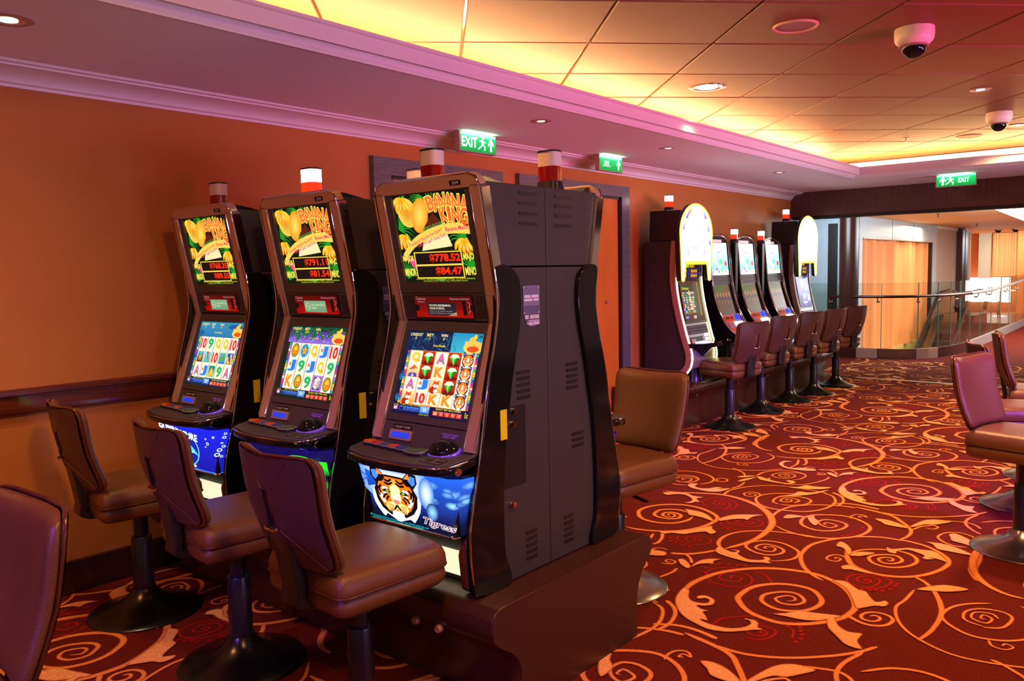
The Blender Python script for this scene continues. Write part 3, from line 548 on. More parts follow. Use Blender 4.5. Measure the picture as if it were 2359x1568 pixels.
def art_board(a, major, minor):
    a.rect(0, 0, 1, 1, (.02, .10, .03), (.03, .06, .04), 3)
    for x, y, L, a0, a1 in ((.02, .62, .22, -30, 80), (.45, .93, .25, 150, 210), (.5, .8, .3, 10, 100), (.95, .12, .3, 60, 150), (.03, .05, .25, 20, 100), (.9, .45, .25, 80, 170), (.5, .02, .2, 10, 170), (.05, .88, .2, -20, 60)):
        fronds(a, x, y, 8, L, (.10, .62, .15), a0, a1, .02)
    a.ell(.17, .80, .13, .17, (.85, .55, .08), 22, .2, (1, .85, .35)); a.ell(.34, .76, .115, .20, (1, .90, .40), 24, -.25, (.98, .60, .06))
    bananas(a, .13, .97, .17); bananas(a, .10, .55, .16); bananas(a, .9, .47, .16)
    a.poly([(.38, .63), (.52, .78), (.68, .60), (.62, .45), (.4, .5)], (.38, .12, .04))
    a.poly([(.30, .36), (.72, .40), (.66, .58), (.36, .52)], (1, .93, .70))
    # ribbon banner
    top = [(.02, .33), (.2, .50), (.42, .60), (.62, .645), (.80, .655), (.97, .64)]
    bot = [(.03, .25), (.2, .40), (.42, .49), (.62, .53), (.80, .535), (.97, .52)]
    a.poly([(p.x, p.y) for p in catmull(top, 4)]+[(p.x, p.y) for p in reversed(catmull(bot, 4))], (1, .84, .35))
    a.text('BONUS FEATURES', .36, .583, .035, (.20, .62, .30), .30, .02, .20)
    a.text('Dice Bingo* Wild King Free Games*', .14, .40, .045, (.93, .18, .42), .50, .02, .30)
    a.text('Banana Match', .66, .565, .045, (.93, .18, .42), .30, .02, .04)
    a.text('Climb 4 Cash* Great Race', .25, .40, .04, (.93, .18, .42), .42, .02, .25)
    # title lettering
    for k, (ch, x, y, r, h) in enumerate((('B', .48, .80, .25, .15), ('A', .56, .80, .15, .16), ('N', .63, .80, .05, .17), ('A', .71, .80, -.05, .17), ('N', .79, .785, -.12, .17), ('A', .885, .76, -.22, .18))):
        a.text(ch, x+.012, y-.012, h, (.65, .10, .04), .095, .05, r); a.text(ch, x, y, h, (1, .45, .22), .09, .03, r, out=(1, .92, .35), ow=.05)
    for ch, x, y, r, h, w in (('K', .64, .66, .2, .16, .08), ('i', .73, .68, .05, .15, .03), ('N', .775, .665, -.05, .15, .085), ('G', .865, .645, -.2, .17, .09)):
        a.text(ch, x+.01, y-.01, h, (.65, .10, .04), w*1.05, .05, r); a.text(ch, x, y, h, (1, .42, .18), w, .03, r, out=(1, .92, .35), ow=.05)
    # amount windows
    a.poly([(.02, .31), (.16, .27), (.20, .13), (.12, .19), (.1, .24)], (.95, .30, .55))
    for y0, amt, lab in ((.205, major, 'MAJOR'), (.055, minor, 'MINOR')):
        a.rect(.17, y0-.012, .825, y0+.142, (1, .86, .30)); a.rect(.185, y0, .81, y0+.13, (.07, .05, .05))
        a.text(amt, .795, y0+.02, .09, (1, .20, .08), .058*len(amt), .035, 0, 'r', out=(.5, .05, .02), ow=.02)
        a.text(lab, .005, y0+.02, .085, (1, .93, .35), .155, .03); a.text(lab, .84, y0+.02, .085, (1, .93, .35), .17, .03)
    a.text('COPYRIGHT 2007 TECHNOLOGIES PTY LIMITED - ALL RIGHTS RESERVED', .15, .028, .014, (.95, .9, .2), .8)
    a.text('MALFUNCTION VOIDS ALL PAYS AND PLAYS', .25, .006, .013, (.95, .9, .2), .6)
def tiger_face(a, x, y, s, sx=1.0, detail=True):
    """striped big-cat head seen from the front, s = half height"""
    def P(*q): return [(x+s*sx*px, y+s*py) for px, py in q]
    def poly(c, *q): a.poly(P(*q), c)
    def ln(w, c, *q): a.line(P(*q), w*s, c)
    fur = (.98, .98, 1)
    poly(fur, (-.82, .1), (-.9, -.2), (-.86, -.5), (-.78, -.7), (-.62, -.95), (-.55, -1.0), (-.45, -.85), (0, -1.1), (.45, -.9), (.6, -1), (.72, -.8), (.85, -.5), (.9, -.2), (.82, .1), (.4, 0), (-.4, 0))
    poly(K_, (-.62, .45), (-.78, .1), (-.74, -.35), (-.6, -.65), (-.3, -.88), (.3, -.88), (.6, -.65), (.76, -.35), (.8, .1), (.62, .5), (.3, .78), (-.3, .78))
    for sg in (-1, 1):
        poly(K_, (sg*.30, .72), (sg*.55, 1.05), (sg*.80, .98), (sg*.82, .65), (sg*.66, .35))
        poly((.25, .5, .95), (sg*.52, .7), (sg*.6, .92), (sg*.76, .88), (sg*.76, .62), (sg*.66, .5))
        poly((.95, .5, .2), (sg*.36, .75), (sg*.55, 1.0), (sg*.58, .75))
    poly((.96, .42, .06), (-.58, .42), (-.70, .05), (-.62, -.3), (-.5, -.55), (-.2, -.75), (.2, -.75), (.5, -.55), (.62, -.3), (.70, .05), (.58, .42), (.3, .70), (-.3, .70))
    for sg in (-1, 1):
        poly(W_, (sg*.68, .02), (sg*.62, -.2), (sg*.5, -.42), (sg*.40, -.40), (sg*.5, -.1), (sg*.6, .02))
        poly((1, .62, .20), (sg*.12, .62), (sg*.2, .2), (sg*.1, -.1), (0, 0), (0, .65))
    poly((1, .88, .62), (-.17, .3), (-.2, -.2), (0, -.36), (.2, -.2), (.17, .3), (0, .45))
    poly((1, .93, .75), (-.12, 0), (-.16, -.28), (0, -.36), (.16, -.28), (.12, 0))
    poly((.88, .45, .42), (-.14, -.24), (0, -.44), (.14, -.24), (.06, -.2), (-.06, -.2))
    poly((1, .80, .48), (0, -.40), (-.16, -.30), (-.38, -.38), (-.44, -.55), (-.34, -.74), (-.12, -.72), (0, -.58))
    poly((1, .80, .48), (0, -.40), (.16, -.30), (.38, -.38), (.44, -.55), (.34, -.74), (.12, -.72), (0, -.58))
    poly(W_, (-.22, -.74), (0, -.66), (.22, -.74), (.24, -.92), (.1, -1.05), (-.1, -1.05), (-.24, -.92))
    for sg in (-1, 1):
        poly(W_, (sg*.20, .14), (sg*.30, .27), (sg*.44, .26), (sg*.50, .16), (sg*.38, .10)); poly(W_, (sg*.26, .0), (sg*.40, .05), (sg*.50, .0), (sg*.38, -.07))
        poly(K_, (sg*.16, .06), (sg*.24, .20), (sg*.42, .16), (sg*.48, .08), (sg*.3, .04))
        a.ell(x+s*sx*sg*.29, y+s*.11, .055*s*sx, .05*s, (.62, .85, .15), 10); a.ell(x+s*sx*sg*.29, y+s*.11, .02*s*sx, .022*s, K_, 8)
        if detail:
            for q in (((.08, .62), (.22, .52), (.34, .58)), ((.06, .5), (.2, .4), (.36, .44)), ((.34, .66), (.44, .52), (.54, .50)), ((.5, .32), (.58, .16), (.56, -.05)), ((.62, .25), (.66, .05), (.6, -.15)),
                      ((.3, -.02), (.42, -.1), (.5, -.25)), ((.26, -.1), (.34, -.2), (.36, -.3)), ((.0, -.42), (.12, -.6), (.35, -.7))):
                ln(.035, K_, *[(sg*px, py) for px, py in q])
            for k in range(4): ln(.02, (.95, .62, .3), (sg*.14, -.46-.05*k), (sg*.36, -.42-.09*k))
def clouds(a, cols, n=46, seed=3):
    random.seed(seed)
    for k in range(n):
        x = random.random(); y = random.random(); c = random.choice(cols); r = random.uniform(.02, .09)
        a.ell(x, y, r*1.3, r, c, 14, 0, tuple(c[q]*.5+a._bg(x, y)[q]*.5 for q in range(3)))
def art_tiger(a):
    bg = lambda x, y: (.02+.10*y, .06+.30*y, .28+.55*y) if y > .3 else (.01, .04+.1*y, .12+.6*y)
    a._bg = bg
    for i in range(5): a.rect(0, i/5, 1, (i+1)/5, bg(0, i/5+.001), bg(0, (i+1)/5), 2)
    random.seed(5)
    for k in range(26):
        x = random.choice((random.uniform(0, .14), random.uniform(.66, 1))); y = random.gauss(.74, .12); r = random.uniform(.03, .06)
        if 0 < y < .97:
            e = bg(x, y); cc = tuple(.35*v+.65*w for v, w in zip(e, (.6, .85, 1))); a.ell(x, y, r*1.1, r*1.3, cc, 14, 0, e)
    a.ell(.40, .74, .30, .42, (1, 1, 1), 28, 0, (.35, .55, .90)); a.ell(.66, .66, .06, .28, (.85, .95, 1), 18, 0, (.2, .4, .85)); a.ell(.70, .36, .05, .16, (.55, .80, 1), 14, 0, (.02, .12, .4))
    a.ell(.86, .55, .06, .07, (.6, .85, 1), 14, 0, bg(.86, .55)); a.ell(.95, .60, .04, .06, (.5, .8, 1), 12, 0, bg(.95, .6))
    a.poly([(.03, .0), (.5, .0), (.55, .3), (.4, .35), (.1, .3), (.02, .2)], (.01, .03, .10))
    tiger_face(a, .40, .52, .43, .54)
    a.text('Tigress', .60, .10, .15, (.35, .10, .25), .27, .012, -.05, out=(1, 1, 1), ow=.035, skew=.25)
    a.text('MALFUNCTION VOIDS ALL PAYS AND PLAYS. ALL RIGHTS RESERVED 2007', .10, .045, .02, (.1, .8, .8), .56)
    a.text('COPYRIGHT TECHNOLOGIES PTY LTD - PLAYER IS RESPONSIBLE', .14, .015, .018, (.1, .8, .8), .48)
    a.rect(0, 0, 1, .012, (1, 1, .9))
def art_dolphin(a):
    a.rect(0, 0, 1, 1, (.05, .08, .55), (.08, .12, .80), 4); a.rect(0, .0, .25, 1, (.15, .55, .95), (.9, 1, 1), 3)
    a.ell(.42, .45, .25, .42, (.35, .75, 1), 24); a.ell(.42, .45, .235, .395, (.05, .10, .55), 24)
    a.poly([(p.x, p.y) for p in catmull([(.15, .42), (.22, .62), (.34, .68), (.38, .86), (.44, .68), (.56, .55), (.66, .32), (.60, .38), (.44, .40), (.30, .36), (.22, .30)], 4, True)], (.30, .78, .98))
    a.poly([(p.x, p.y) for p in catmull([(.22, .36), (.34, .42), (.46, .46), (.58, .40), (.44, .37), (.32, .32)], 4, True)], (.9, 1, 1))
    a.text('DOLPHIN', .08, .84, .12, (1, 1, 1), .30, .03, -.06); a.text('TREASURE', .26, .76, .15, (1, 1, 1), .40, .03, -.08)
    a.poly([(.40, .12), (.44, .22), (.52, .24), (.56, .14), (.50, .10)], (.7, .75, .1)); a.ell(.47, .18, .03, .03, (.9, .2, .1), 8)
    for x, y, r in ((.78, .78, .012), (.80, .68, .018), (.77, .6, .01), (.88, .85, .012), (.92, .55, .02), (.95, .62, .014), (.9, .45, .022), (.93, .40, .012), (.97, .9, .012), (.96, .82, .015), (.94, .7, .01)):
        a.ell(x, y, r, r*2.0, (.9, 1, 1), 12); a.ell(x, y, r*.6, r*1.3, (.1, .15, .75), 10)
    for k in range(9): a.ell(.40+.022*k, .07+.01*(k % 3), .02, .03, (1, .85-.05*(k % 3), .6), 8)
    a.rect(0, 0, 1, .04, (.3, .6, 1), (.15, .2, .8))
def art_green(a):
    a.rect(0, 0, 1, 1, (.01, .04, .02), (.06, .03, .30), 4); a.rect(0, .86, .8, 1, (.05, .02, .25), (.35, .15, 1), 2)
    for k in range(40):
        t = -1.0+2.0*k/39; x = .74+.20*t
        a.poly([(x-.008, .86-.10*t*t), (x+.008, .86-.10*t*t), (x+.002+.02*t, .52-.05*t*t)], (.15, 1, .12))
        a.poly([(x-.008, .10+.1*t*t), (x+.008, .10+.1*t*t), (x+.002+.02*t, .40)], (.10, .75, .10))
    a.ell(.3, .5, .18, .3, (.3, .1, .7), 20, 0, (.05, .02, .2))
    a.rect(0, 0, 1, .03, (.1, .4, .2))
def sym(a, ch, x, y, w, h):
    cols = {'Q': ((.93, .80, .15), (1, .95, .6)), 'A': ((.90, .35, .65), (1, .85, .95)), 'J': ((.18, .50, .90), (.75, .88, 1)), '10': ((.88, .18, .15), (1, .8, .75)), '9': ((.15, .72, .40), (.7, .95, .8)), 'K': ((.95, .58, .15), (1, .88, .65))}
    if ch in cols:
        c, o = cols[ch]; a.text(ch, x+w*.5, y+h*.16, h*.68, c, w*(.72 if ch == '10' else .58), .035, 0, 'c', out=o, ow=.05)
        if ch == 'A': a.ell(x+w*.5, y+h*.32, w*.10, h*.07, (.1, .7, .3), 8)
        if ch == 'Q': a.ell(x+w*.78, y+h*.3, w*.06, h*.06, (.8, .4, .2), 8)
        if ch == 'J': a.rect(x+w*.16, y+h*.5, x+w*.36, y+h*.7, (.9, .55, .25))
        if ch == 'K': a.poly([(x+w*.2, y+h*.72), (x+w*.22, y+h*.9), (x+w*.3, y+h*.82), (x+w*.38, y+h*.94), (x+w*.44, y+h*.82), (x+w*.54, y+h*.9), (x+w*.5, y+h*.72)], (1, .78, .3))
    elif ch == 'gem':
        a.rect(x, y, x+w, y+h, (.62, .10, .04), (.82, .22, .10)); a.ell(x+w*.5, y+h*.05, w*.45, h*.22, (.5, .08, .04), 14)
        a.poly([(x+w*.1, y+h*.66), (x+w*.28, y+h*.88), (x+w*.5, y+h*.92), (x+w*.74, y+h*.88), (x+w*.9, y+h*.64), (x+w*.5, y+h*.08)], (.25, .72, .22))
        a.poly([(x+w*.1, y+h*.66), (x+w*.28, y+h*.88), (x+w*.5, y+h*.92), (x+w*.74, y+h*.88), (x+w*.9, y+h*.64), (x+w*.66, y+h*.66), (x+w*.5, y+h*.58), (x+w*.3, y+h*.62)], (.93, 1, .85))
        a.poly([(x+w*.3, y+h*.62), (x+w*.5, y+h*.58), (x+w*.5, y+h*.1)], (.55, .92, .35)); a.poly([(x+w*.66, y+h*.66), (x+w*.9, y+h*.64), (x+w*.52, y+h*.12)], (.10, .45, .10))
    elif ch == 'hat':
        a.rect(x, y, x+w, y+h, (1, .72, .35), (1, .97, .85), 3); a.poly([(x+w*.12, y+h*.02), (x+w*.2, y+h*.3), (x+w*.5, y+h*.38), (x+w*.8, y+h*.28), (x+w*.88, y+h*.02)], (.35, .25, .75))
        a.ell(x+w*.45, y+h*.46, w*.17, h*.16, (.98, .80, .6), 12); a.poly([(x+w*.08, y+h*.5), (x+w*.5, y+h*.95), (x+w*.82, y+h*.68)], (.85, .45, .2)); a.poly([(x+w*.4, y+h*.06), (x+w*.5, y+h*.3), (x+w*.6, y+h*.06)], W_)
    elif ch == 'panda':
        a.rect(x, y, x+w, y+h, (.98, .62, .15), (1, .96, .75), 3); a.ell(x+w*.35, y+h*.18, w*.3, h*.28, (.75, .15, .05), 14); a.ell(x+w*.5, y+h*.58, w*.26, h*.24, (.90, .30, .12), 14)
        a.ell(x+w*.42, y+h*.5, w*.12, h*.14, W_, 10); a.ell(x+w*.64, y+h*.5, w*.11, h*.13, W_, 10); a.ell(x+w*.55, y+h*.12, w*.16, h*.16, W_, 10); a.ell(x+w*.34, y+h*.82, w*.07, h*.1, (.9, .4, .2), 8); a.ell(x+w*.68, y+h*.82, w*.07, h*.1, (.9, .4, .2), 8)
        a.ell(x+w*.46, y+h*.58, w*.03, h*.03, K_, 6); a.ell(x+w*.64, y+h*.58, w*.03, h*.03, K_, 6)
    elif ch == 'coin':
        a.ell(x+w*.5, y+h*.5, w*.42, h*.46, (.18, .55, .18), 20); a.ell(x+w*.5, y+h*.5, w*.34, h*.38, (1, .74, .15), 20, 0, (.95, .55, .08)); a.ell(x+w*.5, y+h*.62, w*.14, h*.12, (1, .88, .3), 12); a.rect(x+w*.25, y+h*.40, x+w*.75, y+h*.46, (.88, .40, .1)); a.ell(x+w*.5, y+h*.27, w*.1, h*.08, (.9, .45, .12), 10)
    elif ch == 'star':
        a.ell(x+w*.5, y+h*.5, w*.44, h*.46, (.25, .72, .88), 20); a.ell(x+w*.5, y+h*.5, w*.34, h*.38, (.15, .55, .75), 20)
        a.poly([(x+w*.5+w*(.34 if k % 2 == 0 else .15)*math.sin(k*PI/5), y+h*.5+h*(.34 if k % 2 == 0 else .15)*math.cos(k*PI/5)) for k in range(10)], (1, .72, .15)); a.rect(x+w*.25, y+h*.47, x+w*.75, y+h*.53, (.95, .5, .12))
    elif ch == 'dice':
        a.rect(x, y, x+w, y+h, (.62, .30, .85)); a.rect(x+w*.06, y+h*.04, x+w*.94, y+h*.96, (.92, .62, 1)); a.rect(x+w*.12, y+h*.09, x+w*.88, y+h*.91, (.35, .2, .6)); a.rect(x+w*.2, y+h*.14, x+w*.8, y+h*.86, (.15, .45, .3))
        a.poly([(x+w*.18, y+h*.28), (x+w*.22, y+h*.76), (x+w*.5, y+h*.92), (x+w*.84, y+h*.8), (x+w*.8, y+h*.3), (x+w*.46, y+h*.12)], (.95, .93, .88)); a.poly([(x+w*.46, y+h*.12), (x+w*.48, y+h*.62), (x+w*.84, y+h*.8), (x+w*.8, y+h*.3)], (.80, .78, .72))
        for px, py in ((.3, .6), (.38, .38), (.3, .4), (.58, .35), (.7, .42), (.62, .55), (.72, .62), (.5, .8)): a.ell(x+w*px, y+h*py, w*.035, h*.03, (.75, .3, .35), 7)
    elif ch == 'tiger': 
        a.rect(x, y, x+w, y+h, W_); tiger_face(a, x+w*.5, y+h*.52, h*.56, w/h*.98, False)
    elif ch in ('starfish', 'seahorse', 'fish', 'coral', 'shell'):
        bgc = {'starfish': ((.30, .10, .08), (.3, .8, .85)), 'seahorse': ((.3, .75, .70), (.5, .85, .85)), 'fish': ((.15, .45, .9), (.4, .75, .7)), 'coral': ((.12, .12, .55), (.2, .35, .85)), 'shell': ((.4, .8, .6), (.1, .55, .4))}[ch]
        a.rect(x+w*.08, y+h*.1, x+w*.92, y+h*.9, bgc[0], bgc[1], 2)
        if ch == 'starfish': a.poly([(x+w*.5+w*(.40 if k % 2 == 0 else .12)*math.sin(k*PI/5), y+h*.45+h*(.38 if k % 2 == 0 else .12)*math.cos(k*PI/5)) for k in range(10)], (1, .62, .12))
        if ch == 'seahorse': a.line([(x+w*.3, y+h*.82), (x+w*.5, y+h*.8), (x+w*.45, y+h*.6), (x+w*.6, y+h*.42), (x+w*.68, y+h*.25), (x+w*.75, y+h*.15)], w*.16, (.78, .28, .15), w2=w*.06)
        if ch == 'fish': a.poly([(x+w*.15, y+h*.2), (x+w*.3, y+h*.55), (x+w*.7, y+h*.8), (x+w*.85, y+h*.7), (x+w*.7, y+h*.35), (x+w*.4, y+h*.25)], (.25, .75, .30))
        if ch == 'coral':
            for px, py in ((.25, .3), (.4, .2), (.6, .7), (.7, .45), (.75, .25), (.2, .5)): a.ell(x+w*px, y+h*py, w*.14, h*.15, (1, .80, .2), 10)
        if ch == 'shell': a.poly([(x+w*.12, y+h*.15), (x+w*.3, y+h*.5), (x+w*.45, y+h*.75), (x+w*.7, y+h*.55), (x+w*.85, y+h*.2)], (1, .78, .25))
def logo_small(a, x, y):
    a.ell(x, y, .12, .075, (1, .75, .2), 18, 0, (1, .88, .4)); a.ell(x, y-.02, .075, .035, (.92, .32, .14), 14)
    a.text('BANANA', x-.105, y+.022, .045, (1, .92, .5), .13, .04, .12, out=(.85, .3, .1), ow=.05); a.text('KING', x+.01, y+.03, .045, (1, .92, .5), .09, .04, -.18, out=(.85, .3, .1), ow=.05)
    a.ell(x-.02, y+.085, .04, .035, (1, .8, .25), 12); a.ell(x+.01, y+.12, .02, .03, (1, .85, .3), 10)
def art_game(a, n):
    if n == 1:
        a.rect(0, 0, 1, 1, (.02, .05, .22), (.03, .14, .30), 3); a.rect(.6, .77, 1, 1, (.25, .75, .85), (.15, .60, .78), 2)
        random.seed(2)
        for k in range(44):
            x = random.uniform(0, .66); y = random.uniform(.76, .99); t = random.uniform(-2.6, -.5)
            a.line([(x, y), (x+.05*math.cos(t), y+.045*math.sin(t)+.01), (x+.09*math.cos(t), y+.08*math.sin(t)-.01)], .008, random.choice([(.08, .45, .65), (.10, .60, .78), (.05, .30, .50)]), w2=.002)
        for k in range(8): a.line([(.95, .97), (.95+.06*math.cos(k*.8), .97+.05*math.sin(k*.8))], .006, (.02, .25, .35), False)
        fronds(a, .02, .4, 6, .12, (.08, .45, .7), 60, 120); fronds(a, .02, .15, 6, .1, (.08, .45, .7), 60, 120)
        rows = [['Q', 'gem', 'A', 'gem', 'tiger'], ['hat', 'gem', 'K', 'gem', 'tiger'], ['A', 'J', 'panda', 'gem', 'tiger'], ['panda', '10', 'K', 'K', 'tiger']]; sep = (1, .55, .15); bet, msg = '2', 'Host Disable'
    elif n == 2:
        a.rect(0, 0, 1, 1, (.02, .12, .08), (.05, .22, .16), 2); a.rect(0, .77, 1, .94, (.62, .45, .90), (.30, .16, .55), 2)
        for x, L, a0, a1 in ((.18, .32, 190, 300), (.5, .3, 200, 340), (.8, .26, 190, 330), (.3, .2, 240, 330)):
            for k in range(4): 
                t = math.radians(a0+(a1-a0)*k/3); a.poly([(x, 1), (x+.5*L*math.cos(t)-.03, 1+.35*L*math.sin(t)), (x+L*math.cos(t), 1+.75*L*math.sin(t)), (x+.5*L*math.cos(t)+.05, 1+.45*L*math.sin(t))], (.06, .38+.04*k, .24))
        random.seed(4)
        for k in range(16): a.ell(random.uniform(.05, .8), random.uniform(.78, .9), .008, .010, (.6, .85, 1), 7)
        rows = [['coin', 'star', 'Q', 'J', '10'], ['J', '9', 'J', 'Q', '9'], ['K', 'coin', '9', 'dice', 'coin']]; sep = (.55, .25, .55); bet, msg = '350', '1c = 1 Credit'
    else:
        a.rect(0, 0, 1, 1, (.03, .12, .25), (.12, .45, .68), 3); a.rect(0, .77, 1, 1, (.12, .50, .72), (.20, .58, .72), 2)
        a.ell(.8, .93, .15, .04, (.10, .35, .62), 14); a.ell(.05, .82, .08, .05, (.10, .38, .65), 12)
        rows = [['10', '9', 'Q', 'Q', '10'], ['starfish', 'seahorse', '10', 'fish', 'coral'], ['A', 'J', 'shell', '9', 'A']]; sep = (.18, .22, .28); bet, msg = '200', 'Host Disable'
    cw = (1, .88, .55)
    for t, x, v in (('CREDIT', .115, '0'), ('BET', .30, bet), ('WIN', .49, '0')):
        a.text(t, x, .945, .032, cw, .028*len(t)*1.0, .03, 0, 'c'); a.text(v, x, .905, .028, (1, .82, .3), .02*len(v), .02, 0, 'c')
    a.text(msg, .45, .825, .024, (1, .85, .2), .16, .02, 0, 'c')
    logo_small(a, .88, .84)
    x0, x1, y0, y1 = .085, .935, .13, .765
    a.rect(x0-.008, y0-.006, x1+.008, y1+.006, sep); nr = len(rows); cw_ = (x1-x0)/5; rh = (y1-y0)/nr
    for c in range(5): a.rect(x0+c*cw_+.004, y0, x0+(c+1)*cw_-.004, y1, CR)
    for r in range(nr):
        for c in range(5):
            m = .004; sym(a, rows[r][c], x0+c*cw_+m, y1-(r+1)*rh, cw_-2*m, rh)
    pal = [(.2, .75, .35), (.95, .75, .2), (.2, .35, .8), (.9, .3, .5), (.7, .5, .85), (.95, .9, .3), (.2, .75, .75), (.7, .25, .7), (1, .9, .8)]
    nn = 15 if n != 1 else 22
    for k in range(nn):
        h = (y1-y0)/nn
        a.rect(.045, y0+k*h, .077, y0+(k+1)*h-.003, pal[(k*5+n) % 9]); a.rect(.945, y0+k*h, .972, y0+(k+1)*h-.003, pal[(k*4+3*n) % 9])
    a.text('GAMBLE', .005, .098, .016, (.9, .9, .2), .07); a.rect(.01, .05, .065, .092, (.85, .55, .8)); a.rect(.018, .060, .057, .082, (.95, .8, .95))
    if n == 1: a.text('5 LINES  10 LINES  20 LINES', .1, .108, .014, (.9, .9, .2), .27)
    else: a.text('SELECT LINES TO PLAY', .14, .108, .018, (.9, .9, .2), .26)
    for k, t in enumerate(('1', '5', '10', '20') if n == 1 else ('1', '5', '10', '15', '20')):
        w = .062 if n == 1 else .052; x = .09+k*(w+.006); a.rect(x, .045, x+w, .095, (.12, .32, .75), (.35, .55, .95)); a.text(t, x+w/2, .055, .028, (.02, .08, .35), w*.5, .03, 0, 'c')
    xx = .37 if n == 1 else .39
    a.rect(xx, .035, xx+.125, .115, (.15, .45, .85), (.55, .8, 1)); a.text('35' if n == 1 else '25', xx+.062, .06, .035, (1, .95, .8), .05, .03, 0, 'c'); 
    if n == 1: a.text('Bonus Bet', xx+.062, .118, .026, (1, .6, .3), .13, .03, 0, 'c'); a.text('25 LINES + BONUS', xx+.062, .014, .014, (.9, .9, .2), .13, 0, 0, 'c')
    a.text('SELECT BET MULTIPLIER' if n == 1 else 'SELECT BET PER LINE', .735, .098, .02, (.9, .9, .2), .32, .01, 0, 'c')
    for k, t in enumerate(('1', '2', '3', '5', '10')):
        x = .545+k*.075; a.rect(x, .03, x+.066, .082, (.80, .15, .10), (.95, .40, .30)); a.text(t, x+.033, .04, .028, (.98, .65, .5), .028, .03, 0, 'c')
    a.text('1c', .95, .045, .06, (.95, .9, .2), .035, .03, .05)
def art_card(a, n):
    a.rect(0, 0, 1, 1, (.90, .03, .02), (.45, .02, .03), 3); a.ell(.5, .1, .5, .35, (1, .12, .03), 16, 0, (.8, .03, .02))
    a.text('Casinos', .03, .82, .13, (.95, .75, .75), .17, 0); a.text('PLAYERS CLUB', .05, .70, .05, (.9, .9, .9), .13)
    a.text('Please Insert Card Here', .64, .84, .08, (.9, .85, .85), .33)
    a.rect(.84, .12, .90, .78, (.04, .03, .03)); a.line([(.93, .25), (.97, .35), (.95, .5), (.97, .65), (.93, .75)], .008, (.85, .8, .8), False)
    a.ell(.03, .45, .045, .16, K_, 14); a.ell(.99, .45, .03, .14, K_, 14)
def art_lcd(a, n):
    if n == 1:
        a.rect(0, 0, 1, 1, (.16, .15, .17), (.10, .10, .14)); a.text("YOU'RE REDEEMING", .07, .70, .15, (.95, .88, .75), .75, .02); a.text('YOUR POINTS.', .07, .47, .15, (.95, .88, .75), .54, .02)
        a.text('Points can be used for slot play,', .07, .28, .10, (.75, .7, .65), .80); a.text('minimum 300 points to download.', .07, .12, .10, (.75, .7, .65), .86); a.poly([(.7, 0), (1, 0), (1, .3)], (.65, .55, .45))
    else:
        a.rect(0, 0, 1, 1, (.45, .62, .48), (.50, .68, .54)); c = (.78, .85, .62)
        a.ell(.17, .5, .12, .30, c, 22); a.ell(.17, .5, .10, .25, (.47, .64, .50), 22); a.line([(.09, .68), (.25, .32)], .02, c, False); a.rect(.11, .46, .24, .53, c)
        a.text('NON-SMOKING', .32, .55, .18, c, .62, .02); a.text('AREA', .32, .28, .18, c, .24, .02)
def art_plate(a):
    a.rect(0, .30, 1, 1, (.50, .46, .60)); a.rect(.04, .32, .96, .50, (.36, .32, .45))
    a.rect(.06, .70, .44, .77, (.85, .80, .90)); a.rect(.50, .70, .94, .77, (.85, .80, .90)); a.rect(.06, .62, .56, .68, (.85, .80, .90)); a.rect(.62, .62, .94, .68, (.85, .80, .90))
    for k in range(4): a.text('TECHNICAL DATA AND RATING', .08, .93-.045*k, .018, (.28, .24, .36), .8)
    for k in range(5): a.text('SERIAL AND APPROVAL DATA', .1, .46-.03*k, .014, (.6, .56, .68), .7)
    for x, y in ((.05, .95), (.95, .95), (.05, .34), (.95, .34)): a.ell(x, y, .03, .016, (.9, .88, .92), 8)
    a.rect(.08, .18, .32, .28, (.80, .76, .84)); a.rect(.38, .18, .96, .28, (.80, .76, .84)); a.text('GAMING MACHINE', .42, .245, .022, (.2, .18, .25), .5); a.text('2/4', .6, .195, .03, (.2, .18, .25), .14)
    a.poly([(.15, .16), (.98, .16), (.98, .03), (.45, 0), (.2, .05)], (.66, .60, .74)); a.rect(.3, .04, .55, .08, (.85, .82, .88)); a.rect(.62, .05, .95, .09, (.85, .82, .88)); a.rect(.18, .1, .3, .15, (.35, .3, .5))

def candle(parent, x, y, z, lit, s=1.0):
    """service light: tapered foot, red lens, white lens, cap"""
    def blk(w, d, h0, h1, w2=None, d2=None):
        w2 = w2 or w; d2 = d2 or d; a = roundrect(-w/2, w/2, -d/2, d/2, min(w, d)*.35, 4); n = len(a); mb = MB()
        vs = [(x+p*s, y+q*s, z+h0*s) for p, q in a]+[(x+p*w2/w*s, y+q*d2/d*s, z+h1*s) for p, q in a]
        return mb.add(vs, [tuple(range(n))[::-1], tuple(n+i for i in range(n))]+[(i, (i+1) % n, n+(i+1) % n, n+i) for i in range(n)])
    parent = blk(.118, .09, 0, .045, .10, .072).build('candle_foot', M_black, parent, smooth=30)
    blk(.094, .07, .045, .105).build('red_lens', M_red_lit if lit else M_red_off, parent, smooth=30)
    blk(.094, .07, .105, .163).build('white_lens', M_white_lit if lit else M_white_off, parent, smooth=30)
    blk(.098, .074, .163, .170).build('candle_cap', M_black, parent, smooth=30)
SIDE_F = [(-.325, 1.178), (-.313, 1.098), (-.311, 1.02), (-.32, .966), (-.337, .89), (-.364, .797), (-.386, .705), (-.40, .626), (-.42, .53), (-.446, .415), (-.479, .278), (-.484, .183), (-.475, .08), (-.455, .01)]
SIDE_R = [(-.27, .004), (-.30, .12), (-.305, .25), (-.30, .40), (-.285, .55), (-.262, .668), (-.243, .763), (-.22, .86), (-.193, .957), (-.182, 1.055), (-.19, 1.134), (-.222, 1.172), (-.27, 1.192)]
